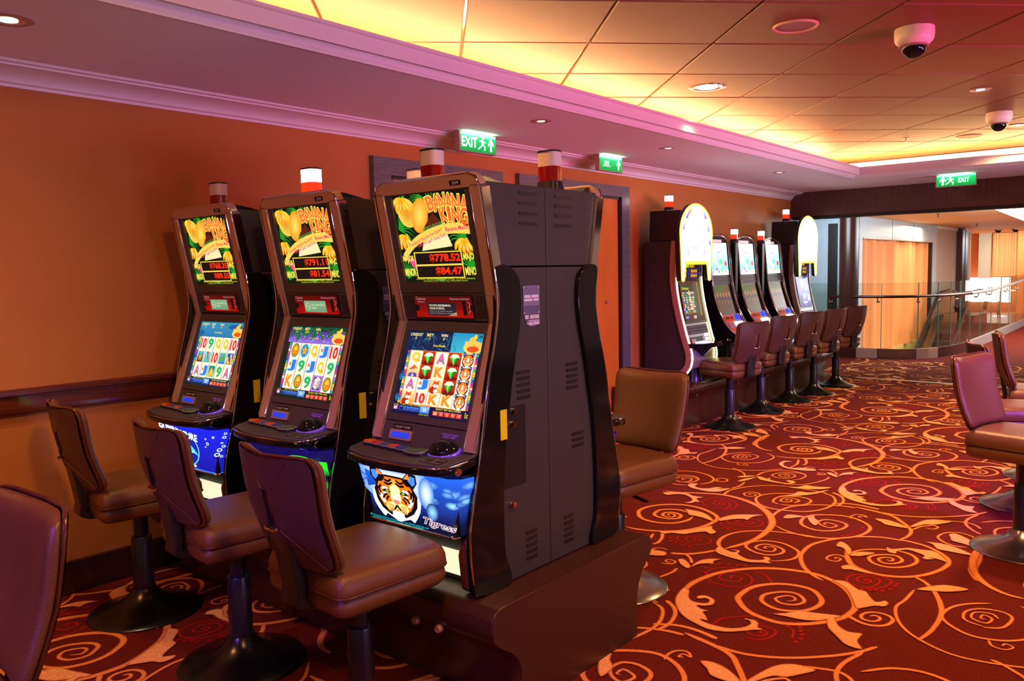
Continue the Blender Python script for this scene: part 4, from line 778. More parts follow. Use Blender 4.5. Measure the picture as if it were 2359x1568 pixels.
def video_slot(label, cy, loc, rotz, game, belly, major, minor, lit, number, group=None, lcd=2):
    m = thing('slot_machine', label, 'slot machine', loc, rotz, group)
    MB().prism([(0, 0), (0, 1.183), (-.285, 1.183), (-.252, 1.03), (-.252, .98), (-.385, .57), (-.405, .48), (-.385, .46), (-.37, .22), (-.36, .2), (-.36, 0)], lambda a, b, t: (t, a, b), -.272, .272).build('lower_cabinet', M_charc, m, bevel=.003)
    MB().prism([(0, 1.188), (0, 1.49), (-.35, 1.49), (-.292, 1.188)], lambda a, b, t: (t, a, b), -.272, .272).build('upper_cabinet', M_charc, m, bevel=.003)
    hp = [(-.378, 1.488), (-.376, 1.507), (-.355, 1.516), (-.30, 1.512), (-.18, 1.4905)]
    MB().prism(hp, lambda a, b, t: (t, a, b), -.235, .235).build('top_hood', M_gloss, m, smooth=30)
    for sg in (-1, 1):
        pts = SIDE_F+SIDE_R
        pr = catmull([(a, b) for a, b in pts], 3, True); pr = [(p.x, p.y) for p in pr]
        MB().prism(pr, lambda a, b, t: (t, a, b), sg*.262, sg*.292).build('side_trim', M_gloss, m, bevel=.006, smooth=35)
        MB().tube([(sg*.287, a, b) for a, b in [(p.x, p.y) for p in catmull([(a-.003, b) for a, b in SIDE_F], 3)]], .004, 6).build('chrome_edge', M_chrome, m, smooth=60)
        # upper chrome side band
        q = [UP(0, v, .012)[1:] for v in (.20, .50)]; r = [UP(0, v, -.032)[1:] for v in (.50, .20)]
        MB().prism(q+r, lambda a, b, t: (t, a, b), sg*.272, sg*.286).build('chrome_band', M_chrome, m, bevel=.004)
        # louvre groups pressed into the side
        lv = MB(); x = sg*.272
        def slots(x0, x1, z0, z1, n, dz=.012, tilt=0):
            for k in range(n):
                zz = z0+(z1-z0)*k/max(1, n-1); lv.prism([(x0, zz), (x1, zz+tilt), (x1-.004, zz-dz+tilt), (x0+.006, zz-dz)], lambda a, b, t: (t, a, b), x-sg*.001, x+sg*.003)
        slots(-.166, -.055, 1.465, 1.352, 4); slots(.008-.12-.0, -.09, 1.0, 1.0, 0)
        slots(-.198, -.117, .793, .696, 5); slots(-.156, -.088, .165, .063, 5); slots(-.235, -.15, .50, .45, 3)
        lv.build('vent_slots', M_black, m)['kind'] = 'stuff'
    # service recess, locks, rating plate on the viewer's right side
    MB().box(.2715, .276, -.30, -.15, .36, .665).build('service_door', M_black, m, bevel=.002)
    MB().box(.288, .2945, -.318, -.282, .553, .664).build('yellow_reflector', mat('yellow_plastic', rgb(235, 215, 20), .35), m, label='yellow strip on the side of the cabinet')
    for yy, zz in ((-.226, .645), (-.232, .597), (-.24, .293)):
        MB().lathe([(.001, .016), (.011, .016), (.013, .010), (.013, 0)], (.274, yy, zz), 14, 'x').build('lock', M_chrome, m)
    a = Art(lambda u, v, d: (.2745+d, -.15+.10*u, .958+.155*v), .65); art_plate(a); a.build('rating_plate', M_print, m)
    # front frame
    fr = MB()
    for sg in (-1, 1):
        fbox(fr, LP, sg*.222, sg*.272, -.05, .434, -.03, .010)
    fbox(fr, UP, -.272, -.228, 0, .51, -.03, .012); fbox(fr, UP, .228, .272, 0, .51, -.03, .012)
    top = [(-.272, .50), (.272, .50)]+[(.272-.045+.045*math.cos(t), .505+.045*math.sin(t)) for t in [PI/2*k/5 for k in range(6)]]+[(-.272+.045-.045*math.sin(t), .505+.045*math.cos(t)) for t in [PI/2*k/5 for k in range(6)]]
    fr.prism(top, UP, -.03, .012)
    fr.build('front_frame', M_bronze, m, bevel=.003)
    ch = MB()
    for sg in (-1, 1): ch.tube([LP(sg*.2745, -.04, .008), LP(sg*.2745, .434, .008), UP(sg*.2745, .01, .010), UP(sg*.2745, .505, .010), UP(sg*.262, .535, .010), UP(sg*.225, .551, .010)], .0045, 6); ch.tube([LP(sg*.224, -.04, .012), LP(sg*.224, .430, .012), UP(sg*.229, .01, .013), UP(sg*.229, .497, .013)], .0022, 5)
    ch.tube([UP(-.225, .551, .010), UP(.225, .551, .010)], .0045, 6)
    ch.build('frame_edging', M_chrome, m, smooth=60)
    # upper display
    bz = MB(); fbox(bz, UP, -.228, .228, .115, .155, -.02, .006); fbox(bz, UP, -.228, .228, .495, .505, -.02, .006); fbox(bz, UP, -.228, -.195, .155, .495, -.02, .006); fbox(bz, UP, .195, .228, .155, .495, -.02, .006); fbox(bz, UP, -.2, .2, .15, .5, -.02, -.006)
    bz.build('upper_bezel', M_bezel, m)
    a = Art(lambda u, v, d: UP(-.195+.39*u, .155+.34*v, -.0055+d), 1.147); art_board(a, major, minor)
    a.build('upper_screen', M_screen, m, 'backlit board with amounts %s and %s' % (major, minor))
    # card reader strip with speaker grilles
    sp = MB(); fbox(sp, UP, -.228, .228, 0.006, .113, -.02, .004); rpn = sp.build('reader_panel', M_bezel, m)
    for sg in (-1, 1):
        g = MB()
        for i in range(7):
            for j in range(11):
                u = sg*(.172+.0075*i); v = .018+.0082*j; fbox(g, UP, u-.0028, u+.0028, v-.0022, v+.0022, .0042, .0046)
        o = g.build('speaker_grille', M_black, rpn); o['kind'] = 'stuff'
    crd = MB().prism(roundrect(-.158, .158, .014, .106, .01), UP, .004, .010).build('card_reader', M_black, m)
    a = Art(lambda u, v, d: UP(-.152+.304*u, .018+.084*v, .0105+d), 3.6); art_card(a, game); a.build('reader_face', attr_mat('reader_glow', .55), crd, 'red card reader panel')
    a = Art(lambda u, v, d: UP(-.085+.155*u, .026+.052*v, .0125+d), 2.9); art_lcd(a, lcd); a.build('reader_display', M_screen, crd)
    # lower display
    bz = MB(); fbox(bz, LP, -.222, .222, .028, .055, -.02, .004); fbox(bz, LP, -.222, .222, .39, .431, -.02, .004); fbox(bz, LP, -.222, -.205, .055, .39, -.02, .004); fbox(bz, LP, .205, .222, .055, .39, -.02, .004); fbox(bz, LP, -.21, .21, .05, .4, -.02, -.006)
    bz.build('lower_bezel', M_bezel, m)
    a = Art(lambda u, v, d: LP(-.205+.41*u, .055+.335*v, -.0055+d), 1.22); art_game(a, game); a.build('game_screen', M_screen, m, 'lit game screen with five reels')
    tp = MB(); fbox(tp, LP, -.222, .222, -.055, .024, -.02, .004); tp.build('ticket_panel', M_bezel, m)
    tsf = MB().prism(roundrect(-.175, -.055, -.045, -.008, .004), LP, .004, .012).build('ticket_slot_frame', M_bronze, m)
    MB().prism([(-.165, -.038), (-.065, -.038), (-.065, -.016), (-.165, -.016)], LP, .0125, .014).build('ticket_slot', mat('blue_glow', (.01, .02, .2), .3, emit=(.01, .05, .8), estr=.9), tsf, label='blue lit ticket slot')
    a = Art(lambda u, v, d: LP(-.165+.10*u, -.003+.016*v, .0045+d), 6); a.rect(0, 0, 1, 1, K_); a.text('COLLECT TICKET', .06, .22, .5, (.9, .85, .8), .88, .01); a.build('ticket_label', M_print, m)
    a = Art(lambda u, v, d: LP(.095+.09*u, -.012+.02*v, .0045+d), 4.5); a.rect(0, 0, 1, 1, (.3, .2, .5)); a.text('NOTES AND TICKETS', .05, .55, .3, (.75, .6, .95), .9, .01); a.text('INSERT HERE', .1, .1, .3, (.75, .6, .95), .7, .01); a.build('note_label', M_print, m)
    # button deck
    dk = [(-.272, -.415), (-.278, -.48), (-.268, -.555), (-.238, -.590), (-.12, -.618), (0, -.626), (.12, -.620), (.235, -.598), (.268, -.565), (.278, -.48), (.272, -.415)]
    zt = lambda y: .522+(y+.42)*.09
    def deck(mb, off, z0, z1):
        P = [(x*(1+off/.28), y-off if y < -.45 else y) for x, y in dk]; n = len(P)
        vs = [(x, y, zt(y)+z0) for x, y in P]+[(x, y, zt(y)+z1) for x, y in P]
        tri = tessellate_polygon([[Vector((x, y, 0)) for x, y in P]])
        return mb.add(vs, [tuple(t) for t in tri]+[tuple(n+i for i in reversed(t)) for t in tri]+[(i, (i+1) % n, n+(i+1) % n, n+i) for i in range(n)])
    deck(MB(), 0, -.012, 0).build('button_deck', M_bezel, m, bevel=.004)
    deck(MB(), .006, -.040, -.0125).build('deck_edge', M_gloss, m, bevel=.012, smooth=40)
    MB().tube([(x*1.02, y-.006, zt(y)-.010) for x, y in dk[1:-1]], .0035, 6).build('deck_chrome_line', M_chrome, m, smooth=60)
    MB().lathe([(.001, .014), (.012, .014), (.014, .008), (.014, 0)], (.279, -.54, zt(-.54)-.032), 14, 'x').build('deck_lock', M_chrome, m)
    bcol = [rgb(225, 90, 25), rgb(190, 40, 20), rgb(60, 70, 110), rgb(215, 70, 25), rgb(50, 60, 110)]
    def leafbtn(cx, cy_, s, col, name):
        P = catmull([(-1, -.35), (-.2, -.62), (.7, -.5), (1, .1), (.8, .62), (.1, .45), (-.75, .1)], 3, True); P = [(p.x*s, p.y*s) for p in P]; z = zt(cy_)
        fn = lambda a_, b_, t: (cx+a_, cy_+b_*.9, z+t+b_*.08)
        bs = MB().prism([(a_*1.1, b_*1.12) for a_, b_ in P], fn, 0, .010).build(name+'_surround', M_black, m)
        MB().prism([(a_*1.06, b_*1.08) for a_, b_ in P], fn, .0102, .014).build(name+'_rim', M_silver, bs)
        MB().prism([(a_*.9, b_*.88) for a_, b_ in P], fn, .0142, .018).build(name, mat(name+'_%d' % int(col[0]*999+col[2]*9), col, .25, emit=col, estr=.12), bs)
    for k in range(5): leafbtn(-.205+.048*k, -.515-.003*k, .027, bcol[k], 'play_button')
    leafbtn(.060, -.528, .046, rgb(70, 90, 40), 'spin_button')
    # note acceptor dome
    MB().grid(lambda s, t: (.150+.062*math.cos(2*PI*s)*math.cos(t*PI/2), -.47+.05*math.sin(2*PI*s)*math.cos(t*PI/2), .516+.050*math.sin(t*PI/2)), 24, 8).build('note_acceptor', M_gloss, m, smooth=True)
    MB().tube([(.150+.064*math.cos(2*PI*s/20), -.468+.052*math.sin(2*PI*s/20), .522+.012*math.sin(2*PI*s/20)) for s in range(20)], .006, 6, closed=True).build('acceptor_ring', mat('violet_lit_ring', (.3, .15, .5), .15, .8, emit=(.25, .08, .9), estr=.5), m, smooth=60)
    a = Art(lambda u, v, d: (.14+.10*u, -.588+.05*v, zt(-.588+.05*v)+.0012+d), 2); a.rect(0, 0, 1, 1, K_); a.rect(.05, .08, .95, .92, (.42, .38, .36)); a.rect(.12, .2, .5, .8, (.2, .18, .18)); a.rect(.6, .3, .9, .7, (.15, .13, .13)); a.build('deck_plate', M_print, m)
    # belly glass
    bb = MB(); P = [(x*.98, y+.036) for x, y in BP]+[(.25, -.39), (-.25, -.39)]
    bb.prism(P, lambda a_, b_, t: (a_*(.88+.12*t), b_, .219+.232*t), 0, 1); bbx = bb.build('belly_box', M_black, m)
    a = Art(belly_fn, 2.75, .0003); {'tiger': art_tiger, 'dolphin': art_dolphin, 'green': art_green}[belly](a)
    a.build('belly_glass', attr_mat('backlit_print_belly', 1.6) if belly == 'tiger' else attr_mat('backlit_print_mid', 1.6), bbx, {'tiger': 'backlit belly panel with a tiger head', 'dolphin': 'backlit blue belly panel with a dolphin', 'green': 'dark belly panel with glowing green spines'}[belly])
    MB().tube([belly_fn(k/24, 0, .004) for k in range(25)], .005, 6).build('belly_trim', M_chrome, bbx, smooth=60)
    # lower recess: lit plate between two padded feet
    MB().box(-.19, .165, -.385, -.362, .03, .115).build('kick_light', mat('kick_glow', (.9, .9, .7), .4, emit=(1, .93, .62), estr=1.0), m, label='lit white kick panel')
    for sg in (-1, 1):
        MB().prism([(-.37, 0), (-.37, .215), (-.45, .215), (-.47, .15), (-.455, .02), (-.43, 0)], lambda a_, b_, t: (t, a_, b_), sg*.205, sg*.262).build('foot_block', mat('foot_brown', rgb(96, 50, 34), .3), m, bevel=.01, smooth=35)
    candle(m, -.15, -.19, 1.4905, lit)
    a = Art(lambda u, v, d: UP(.135+.055*u, .512+.018*v, .0125+d), 3); a.rect(0, 0, 1, 1, (.12, .05, .08)); a.text(number, .2, .22, .55, (.85, .75, .8), .6, .02); a.build('number_plate', M_print, m)
    return m
NG = 'video slot machines of the near bank'
video_slot('slot machine nearest the viewer, tiger head belly panel, amount $778.52', 0, (2.547, 2.213, .434), -PI/2, 1, 'tiger', '$778.52', '$84.47', False, '259', NG, 1)
video_slot('middle slot machine of the near bank, amount $791.11, lit white candle on top', 0, (2.547, 3.005, .434), -PI/2, 2, 'green', '$791.11', '$81.54', True, '258', NG)
video_slot('slot machine nearest the left wall, blue dolphin belly panel, amount $768.35', 0, (2.547, 3.80, .434), -PI/2, 3, 'dolphin', '$768.35', '$89.55', False, '257', NG)
bk = video_slot('slot machine back to back with the nearest one, facing away, seen from its side', 0, (2.551, 2.213, .434), PI/2, 2, 'green', '$802.10', '$77.20', False, '262', 'slot machines facing away behind the near bank')
for yy, lb in ((3.005, 'slot machine facing away behind the middle machine of the near bank'), (3.80, 'slot machine facing away behind the machine nearest the left wall')):
    c = copy_tree(bk); c.location = (2.551, yy, .434); c['label'] = lb
# ------------------------------------------------------------------ row along the wall
RP = [(-.49, 0), (-.49, .20), (-.50, .27), (-.53, .32), (-.57, .355), (-.60, .38), (-.61, .41), (-.60, .44), (-.575, .455), (0, .455), (0, 0)]
pr = thing('machine_plinth', 'dark laminate plinth running under the five machines against the wall', 'plinth', (0, 0, 0))
MB().prism(RP, lambda a, b, t: (t, 4.345+a, b), 6.75, 11.35).build('plinth_body', M_base, pl and pr, bevel=.003, smooth=30)
MB().tube([(6.76, 3.742, .448), (11.34, 3.742, .448)], .006, 6).build('plinth_edging', M_chrome, pr)
for x in (7.35, 8.3, 9.1, 9.9, 10.8):
    MB().lathe([(.001, -.02), (.012, -.02), (.015, -.012), (.015, 0)], (x, 3.752, .345), 12, 'y').build('latch', M_chrome, pr)
class Prof:
    def __init__(s, pts, n=6):
        P = catmull(pts, n); s.p = [(q.x, q.y) for q in P]; s.L = [0]
        for a, b in zip(s.p, s.p[1:]): s.L.append(s.L[-1]+math.dist(a, b))
    def at(s, t):
        q = t*s.L[-1]; k = 0
        while k < len(s.L)-2 and q > s.L[k+1]: k += 1
        a, b = s.p[k], s.p[k+1]; f = (q-s.L[k])/(s.L[k+1]-s.L[k]); dy, dz = b[0]-a[0], b[1]-a[1]; l = math.hypot(dy, dz)
        return a[0]+dy*f, a[1]+dz*f, dz/l, -dy/l      # point, outward normal (towards the player)
    def fn(s, u, t, d):
        y, z, ny, nz = s.at(min(1, max(0, t))); return (u, y+ny*d, z+nz*d)
    def panel(s, mb, u0, u1, t0, t1, d0, d1, n=8):
        for k in range(n):
            a, b = t0+(t1-t0)*k/n, t0+(t1-t0)*(k+1)/n
            mb.prism([(u0, a), (u1, a), (u1, b), (u0, b)], s.fn, d0, d1)
        return mb
    def flat(s, u0, u1, t0, t1, off):
        "flat screen glass spanning the profile between t0 (bottom) and t1 (top)"
        a = s.at(t0); b = s.at(t1); my = s.at((t0+t1)/2); dy, dz = b[0]-a[0], b[1]-a[1]; l = math.hypot(dy, dz); ny, nz = -dz/l, dy/l
        sag = max(0, (my[0]-(a[0]+b[0])/2)*ny+(my[1]-(a[1]+b[1])/2)*nz)
        return lambda u, v, d: (u0+(u1-u0)*u, a[0]+dy*v+ny*(off+sag+d), a[1]+dz*v+nz*(off+sag+d))
    def ring(s, u, t0, t1, d, n=16): return [s.fn(u, t0+(t1-t0)*k/n, d) for k in range(n+1)]
# --- curved silver machines
CP = Prof([(-.265, 1.43), (-.285, 1.25), (-.30, 1.08), (-.325, .90), (-.37, .74), (-.43, .60), (-.52, .48), (-.62, .41)])
def art_reef(a):
    a.rect(0, 0, 1, 1, (.35, .80, .85), (.85, 1, 1), 4); a.rect(0, .7, 1, 1, (.8, 1, 1), (1, 1, 1), 2); a.rect(0, 0, 1, .16, (1, 1, .95), (.7, .9, .9), 2)
    for x, y, rx, ry, c in ((.18, .5, .07, .16, (1, .85, .55)), (.28, .42, .06, .12, (1, .8, .5)), (.55, .42, .12, .10, (.25, .75, .45)), (.85, .35, .09, .09, (.9, .2, .2)), (.3, .18, .09, .06, (.45, .4, .7)), (.6, .14, .06, .05, (.3, .75, .3)), (.8, .12, .05, .04, (.95, .5, .2)), (.1, .1, .05, .05, (.9, .4, .4)), (.45, .26, .1, .06, (.95, .85, .5)), (.42, .1, .05, .04, (.2, .3, .8))):
        a.ell(x, y, rx, ry, c, 12, .2, tuple(min(1, q+.15) for q in c))
    for k in range(7): a.line([(.5+.05*k, .45), (.52+.05*k, .6), (.49+.055*k, .75)], .008, (.75, .95, .95))
    a.line([(.38, .72), (.5, .70), (.62, .72)], .02, (.85, .25, .5))
def art_reel_glare(a):  # brown glare and pale light bars painted into the reel window
    a.rect(0, 0, 1, 1, (.42, .28, .20), (.55, .40, .22), 3); a.poly([(0, .72), (.0, 1), (.7, 1), (.6, .85), (.3, .7)], (.42, .48, .22)); a.ell(.7, .78, .2, .08, (.62, .40, .2), 14, 0, (.5, .36, .2))
    a.rect(0, .48, 1, .62, (.40, .28, .34), (.42, .30, .30))
    for k in range(5):
        x = .12+.19*k; a.rect(x, .58, x+.035, .76, (.95, .70, .40), (1, .85, .6)); a.rect(x+.01, .40, x+.03, .58, (.62, .42, .42)); a.rect(x+.03, .34, x+.045, .50, (.85, .60, .38)); a.rect(x-.07, .66, x+.09, .69, (.80, .56, .36))
def reel_machine(label, loc, group):
    m = thing('slot_machine', label, 'slot machine', loc, 0, group)
    body = [(0, 0), (0, 1.38), (-.235, 1.38)]+[CP.fn(0, k/10, -.05)[1:] for k in range(11)]+[(-.50, .30), (-.50, 0)]
    MB().prism(body, lambda a, b, t: (t, a, b), -.235, .235).build('cabinet', M_black, m, bevel=.004)
    for sg in (-1, 1):
        fin = [(p[1], p[2]) for p in CP.ring(0, 0, 1, .012, 18)]+[(-.60, .36), (-.50, .40)]+[(p[1], p[2]) for p in reversed(CP.ring(0, .04, .93, -.11, 16))]
        MB().prism(fin, lambda a, b, t: (t, a, b), sg*.236, sg*.262).build('side_fin', M_gloss, m, bevel=.004)
        MB().tube(CP.ring(sg*.25, 0, 1, .018, 24), .011, 8).build('chrome_rail', M_chrome, m, smooth=60)
        MB().tube(CP.ring(sg*.228, 0, .93, .014, 24), .005, 6).build('chrome_bead', M_chrome, m, smooth=60)
    arch = [(.25*math.cos(t), -.262+.004*math.sin(t), 1.425+.075*math.sin(t)) for t in [PI*k/16 for k in range(17)]]
    MB().tube(arch, .012, 8).build('chrome_arch', M_chrome, m, smooth=60)
    MB().prism([(.24*math.cos(PI*k/14), 1.42+.07*math.sin(PI*k/14)) for k in range(15)], lambda a, b, t: (a, t, b), -.262, -.232).build('arch_plate', mat('arch_glass', rgb(90, 70, 65), .08, .6), m)
    MB().prism(roundrect(-.19, .10, 1.425, 1.455, .012), lambda a, b, t: (a, t, b), -.266, -.2625).build('arch_window', mat('pale_window', rgb(220, 200, 195), .15, emit=(1, .9, .85), estr=.35), m)
    p = MB(); CP.panel(p, -.232, .232, 0, .34, -.04, .0, 5); p.build('upper_bezel', M_black, m)
    a = Art(CP.flat(-.205, .205, .325, .01, .003), 1.15); art_reef(a); a.build('upper_screen', attr_mat('backlit_print_strong', 1.9), m, 'bright underwater scene on the upper screen')
    p = MB(); CP.panel(p, -.232, .232, .335, .42, -.03, .006, 4); p.build('middle_band', M_bezel, m, bevel=.002)
    p = MB(); CP.panel(p, -.232, .232, .42, .72, -.04, .0, 6); p.build('lower_bezel', M_black, m)
    a = Art(CP.flat(-.215, .155, .715, .43, .003), 1.1); art_reel_glare(a); a.build('reel_window', attr_mat('glare_print_soft', .75), m)
    p = MB(); CP.panel(p, -.232, .232, .72, .95, -.04, .004, 6); p.build('control_panel', M_silver, m)
    p = MB(); CP.panel(p, -.215, .02, .735, .80, .004, .016, 3); p.build('card_reader', mat('reader_red', rgb(190, 50, 30), .3, emit=(1, .1, .05), estr=.2), m, label='red card reader')
    p = MB(); CP.panel(p, -.18, -.09, .755, .775, .016, .019, 2); CP.panel(p, -.05, -.01, .755, .775, .016, .019, 2); p.build('reader_slots', M_black, m)
    p = MB(); CP.panel(p, .10, .18, .735, .79, .004, .018, 3); p.build('ticket_window', mat('blue_window', (.02, .05, .5), .2, emit=(.02, .05, 1), estr=.9), m, label='blue lit ticket window')
    p = MB(); CP.panel(p, -.205, -.05, .82, .915, .004, .014, 3); p.build('meter_surround', mat('reader_red', rgb(190, 50, 30), .3), m, label='red surround'); p = MB(); CP.panel(p, -.18, -.08, .835, .88, .014, .017, 2); p.build('meter_display', mat('grey_lcd', rgb(150, 150, 150), .2), m)
    p = MB(); CP.panel(p, .0, .19, .81, .91, .004, .014, 3); p.build('pay_display', mat('bright_panel', (.9, .9, .9), .3, emit=(1, .95, .85), estr=4.5), m, label='glaring white lit panel')
    q = MB()
    for k in range(9): u = -.2+.05*k; q.lathe([(.001, .026), (.012, .024), (.018, .014), (.018, 0)], CP.fn(u, .955+.012*math.cos(k), .0), 10)
    q.build('deck_buttons', M_chrome, m, smooth=40)['kind'] = 'stuff'
    MB().prism([(.26*math.cos(t), -.50-.14*math.sin(t)) for t in [PI*k/14 for k in range(15)]], lambda a, b, t: (a, b, t), .372, .405).build('deck', M_chrome, m, bevel=.008, smooth=40)
    MB().prism([(x, y) for x, y in roundrect(-.21, .21, .02, .36, .03)], lambda a, b, t: (a, t, b), -.515, -.502).build('belly_panel', M_gloss, m)
    a = Art(lambda u, v, d: (-.16+.32*u, -.5155-d, .20+.07*v), 4); a.rect(0, 0, 1, 1, (.05, .1, .4)); a.rect(.05, .3, .35, .8, (.3, .5, 1)); a.rect(.45, .2, .9, .7, (.75, .8, 1)); a.build('belly_lights', M_screen, m)
    MB().lathe([(.001, -.03), (.022, -.03), (.03, -.012), (.02, 0)], (-.285, -.30, .82), 12, 'x').build('side_knob', M_gloss, m, smooth=40)
    return m
SG = 'three curved chrome framed machines in the wall row'
rm = reel_machine('chrome framed reel machine right beside the first arched sign machine', (8.385, 4.29, .455), SG)
for x, lb in ((9.10, 'chrome framed reel machine in the middle of the wall row'), (9.87, 'chrome framed reel machine next to the far arched sign machine')):
    c = copy_tree(rm); c.location = (x, 4.29, .455); c['label'] = lb
for x, lb in ((8.74, 'lit white and red service light standing between the first two chrome framed machines'), (9.485, 'lit white and red service light standing between the last two chrome framed machines')):
    t = thing('service_light', lb, 'light', (x, 3.99, 1.86), 0, 'service lights on posts in the wall row')
    MB().box(-.03, .03, -.03, .03, -1.40, .02).build('light_post', M_black, t); candle(t, 0, 0, .02, True, .9)
# --- machines with the big arched sign
SP = Prof([(-.36, 1.42), (-.345, 1.22), (-.345, 1.02), (-.37, .84), (-.41, .66), (-.465, .46), (-.515, .30), (-.50, .17), (-.42, .08)])
def art_sign(a):
    def arch(w0, w1, top, bot, leg, n=18):
        P = [(.5+w0*math.cos(PI*k/n), .62+(top-.62)*math.sin(PI*k/n)) for k in range(n+1)]
        return P
    def body(i, c):
        P = [(1-i, .62)]+[(.5+(.5-i)*math.cos(PI*k/20), .62+(.38-i*.6)*math.sin(PI*k/20)) for k in range(1, 20)]+[(i, .62)]
        L = [(.03+i*.8, .35), (.05+i*.9, .02+i*.4), (.105, .0+i*.3), (.16-i*.8, .02+i*.4), (.20-i, .22+i)]
        Rr = [(1-x, y) for x, y in reversed(L)]
        a.poly(P+L+Rr, c)
    body(0, (.98, .88, .25)); body(.02, (1, .96, .55)); body(.045, (1, 1, .96))
    v = (.55, .35, .85); a.poly([(.18, .80), (.30, .92), (.24, .80)], v); a.poly([(.72, .90), (.82, .82), (.74, .80)], (.7, .5, .9)); a.poly([(.10, .66), (.16, .76), (.14, .66)], v); a.poly([(.84, .74), (.90, .66), (.86, .64)], v); a.poly([(.88, .56), (.94, .50), (.90, .45)], v)
    a.poly([(.30, .93), (.26, .82), (.36, .90)], (1, .7, .2)); a.line([(.20, .62), (.36, .68), (.48, .70), (.48, .55)], .008, (.75, .7, .95), False); a.line([(.56, .72), (.80, .66), (.80, .52), (.56, .56), (.56, .72)], .008, (.72, .66, .92), False); a.line([(.2, .62), (.2, .48)], .008, (.75, .7, .95), False)
    a.poly([(.2, .48), (.28, .38), (.30, .28), (.25, .36)], (.85, .7, .95)); a.poly([(.78, .46), (.72, .38), (.70, .28), (.76, .36)], (.85, .7, .95)); a.line([(.35, .45), (.5, .43), (.62, .45)], .012, (.95, .7, .9))
    a.rect(.2, .235, .8, .262, (.99, .90, .30))
def sign_machine(label, loc, group, variant):
    m = thing('slot_machine', label, 'slot machine', loc, 0, group)
    body = [(0, 0), (0, 1.42), (-.33, 1.42)]+[SP.fn(0, k/12, -.035)[1:] for k in range(13)]+[(-.36, .0)]
    MB().prism(body, lambda a, b, t: (t, a, b), -.275, .275).build('cabinet', M_charc, m, bevel=.004)
    MB().prism([(-.05, 1.424), (-.06, 1.725), (-.36, 1.725), (-.40, 1.60), (-.40, 1.424)], lambda a, b, t: (t, a, b), -.265, .265).build('top_box', M_black, m, bevel=.006)
    for sg in (-1, 1):
        MB().prism([(p[1], p[2]) for p in SP.ring(0, 0, 1, .014, 22)]+[(p[1], p[2]) for p in reversed(SP.ring(0, 0, 1, -.045, 22))], lambda a, b, t: (t, a, b), sg*.275, sg*.296).build('side_frame', M_bronze if sg < 0 else M_silver, m, bevel=.003)
        MB().tube(SP.ring(sg*.268, .26 if variant == 1 else .30, 1, .016, 30), .008, 8).build('light_tube', mat('edge_light_%d' % variant, (1, .9, .6), .4, emit=(1, .78, .35) if variant == 1 else (.8, .8, .9), estr=5 if variant == 1 else .25), m, smooth=60, label='glowing edge strip' if variant == 1 else None)
    lv = MB()
    for z0 in (.98, .12):
        for k in range(3): lv.box(-.2775, -.2745, -.12, -.05, z0-.03*k, z0+.012-.03*k)
    lv.build('vent_slots', M_bezel, m); MB().box(-.279, -.2745, -.36, -.33, .93, .97).build('side_catch', M_bronze, m)
    p = MB(); SP.panel(p, -.262, .262, 0, .93, -.03, .002, 16); p.build('front_panel', M_silver if variant == 1 else M_silver, m)
    p = MB(); SP.panel(p, -.245, .245, .0, .60, .002, .008, 12); p.build('screen_surround', M_black, m)
    a = Art(SP.flat(-.235, .235, .27, 0, .010), 1.25)
    a.rect(0, 0, 1, 1, (.05, .04, .15), (.5, .7, .75), 3)
    if variant == 1:
        a.rect(.0, .62, .62, 1, (.55, .65, .68), (.65, .80, .85)); a.ell(.3, .82, .26, .08, (.85, .7, .2), 14); a.rect(.62, .45, .95, 1, (.75, .85, .9), (.35, .65, .8)); a.ell(.8, .8, .07, .1, (.75, .35, .25), 10); a.poly([(.7, .5), (.8, .72), (.92, .5)], (.9, .95, 1))
    else: a.rect(0, .5, 1, 1, (.25, .1, .08), (.5, .2, .1)); a.ell(.35, .75, .15, .1, (.4, .75, .1), 12); a.ell(.75, .75, .16, .2, (.6, .45, .35), 12)
    a.rect(0, 0, 1, .44, (.20, .12, .45)); a.rect(.02, .28, .98, .42, (.03, .03, .06))
    a.text('Grand', .26, .30, .09, (.7, .95, .1), .22, .05); a.text('6667', .52, .30, .09, (.95, .6, .1), .22, .05)
    for x, y in ((.06, .155), (.54, .155), (.06, .03), (.54, .03)): a.rect(x-.03, y-.01, x+.42, y+.105, (.03, .03, .06)); a.text('BONUS', x+.05, y+.01, .07, (.90, .75, .15), .28, .05); a.rect(x+.05, y, x+.33, y+.018, (.9, .25, .1))
    a.rect(.49, 0, .51, .26, (.3, .2, .8)); a.rect(0, .13, 1, .145, (.35, .25, .8)); a.build('upper_screen', M_screen, m)
    a = Art(SP.flat(-.215, .205, .585, .29, .010), 1.1)
    if variant == 1:
        a.rect(0, 0, 1, 1, (.30, .16, .10), (.34, .20, .14), 2); random.seed(9)
        pal = [(.95, .85, .5), (.3, .6, .55), (.85, .3, .15), (.3, .35, .75), (.9, .9, .85), (.35, .6, .3)]
        for i in range(10):
            for j in range(9): a.rect(.04+.062*i, .22+.058*j, .085+.062*i, .265+.058*j, pal[random.randrange(6)])
        for k in range(6): a.ell(.42, .32+.09*k, .045, .04, (.95, .85, .6), 10)
        for k in range(5): a.rect(.68+.06*k, .12, .71+.06*k, .97, (.85, .65, .2) if k == 3 else (.35, .42, .3))
        a.rect(.05, .76, .5, .90, (.1, .25, .08)); a.text('Deluxe', .08, .79, .07, (.8, .8, .2), .34, .02); a.rect(.03, .195, .66, .205, (.9, .6, .1)); a.rect(.06, .08, .2, .13, (.6, .6, .9)); a.rect(.45, .06, .6, .14, (.75, .7, .6))
    else:
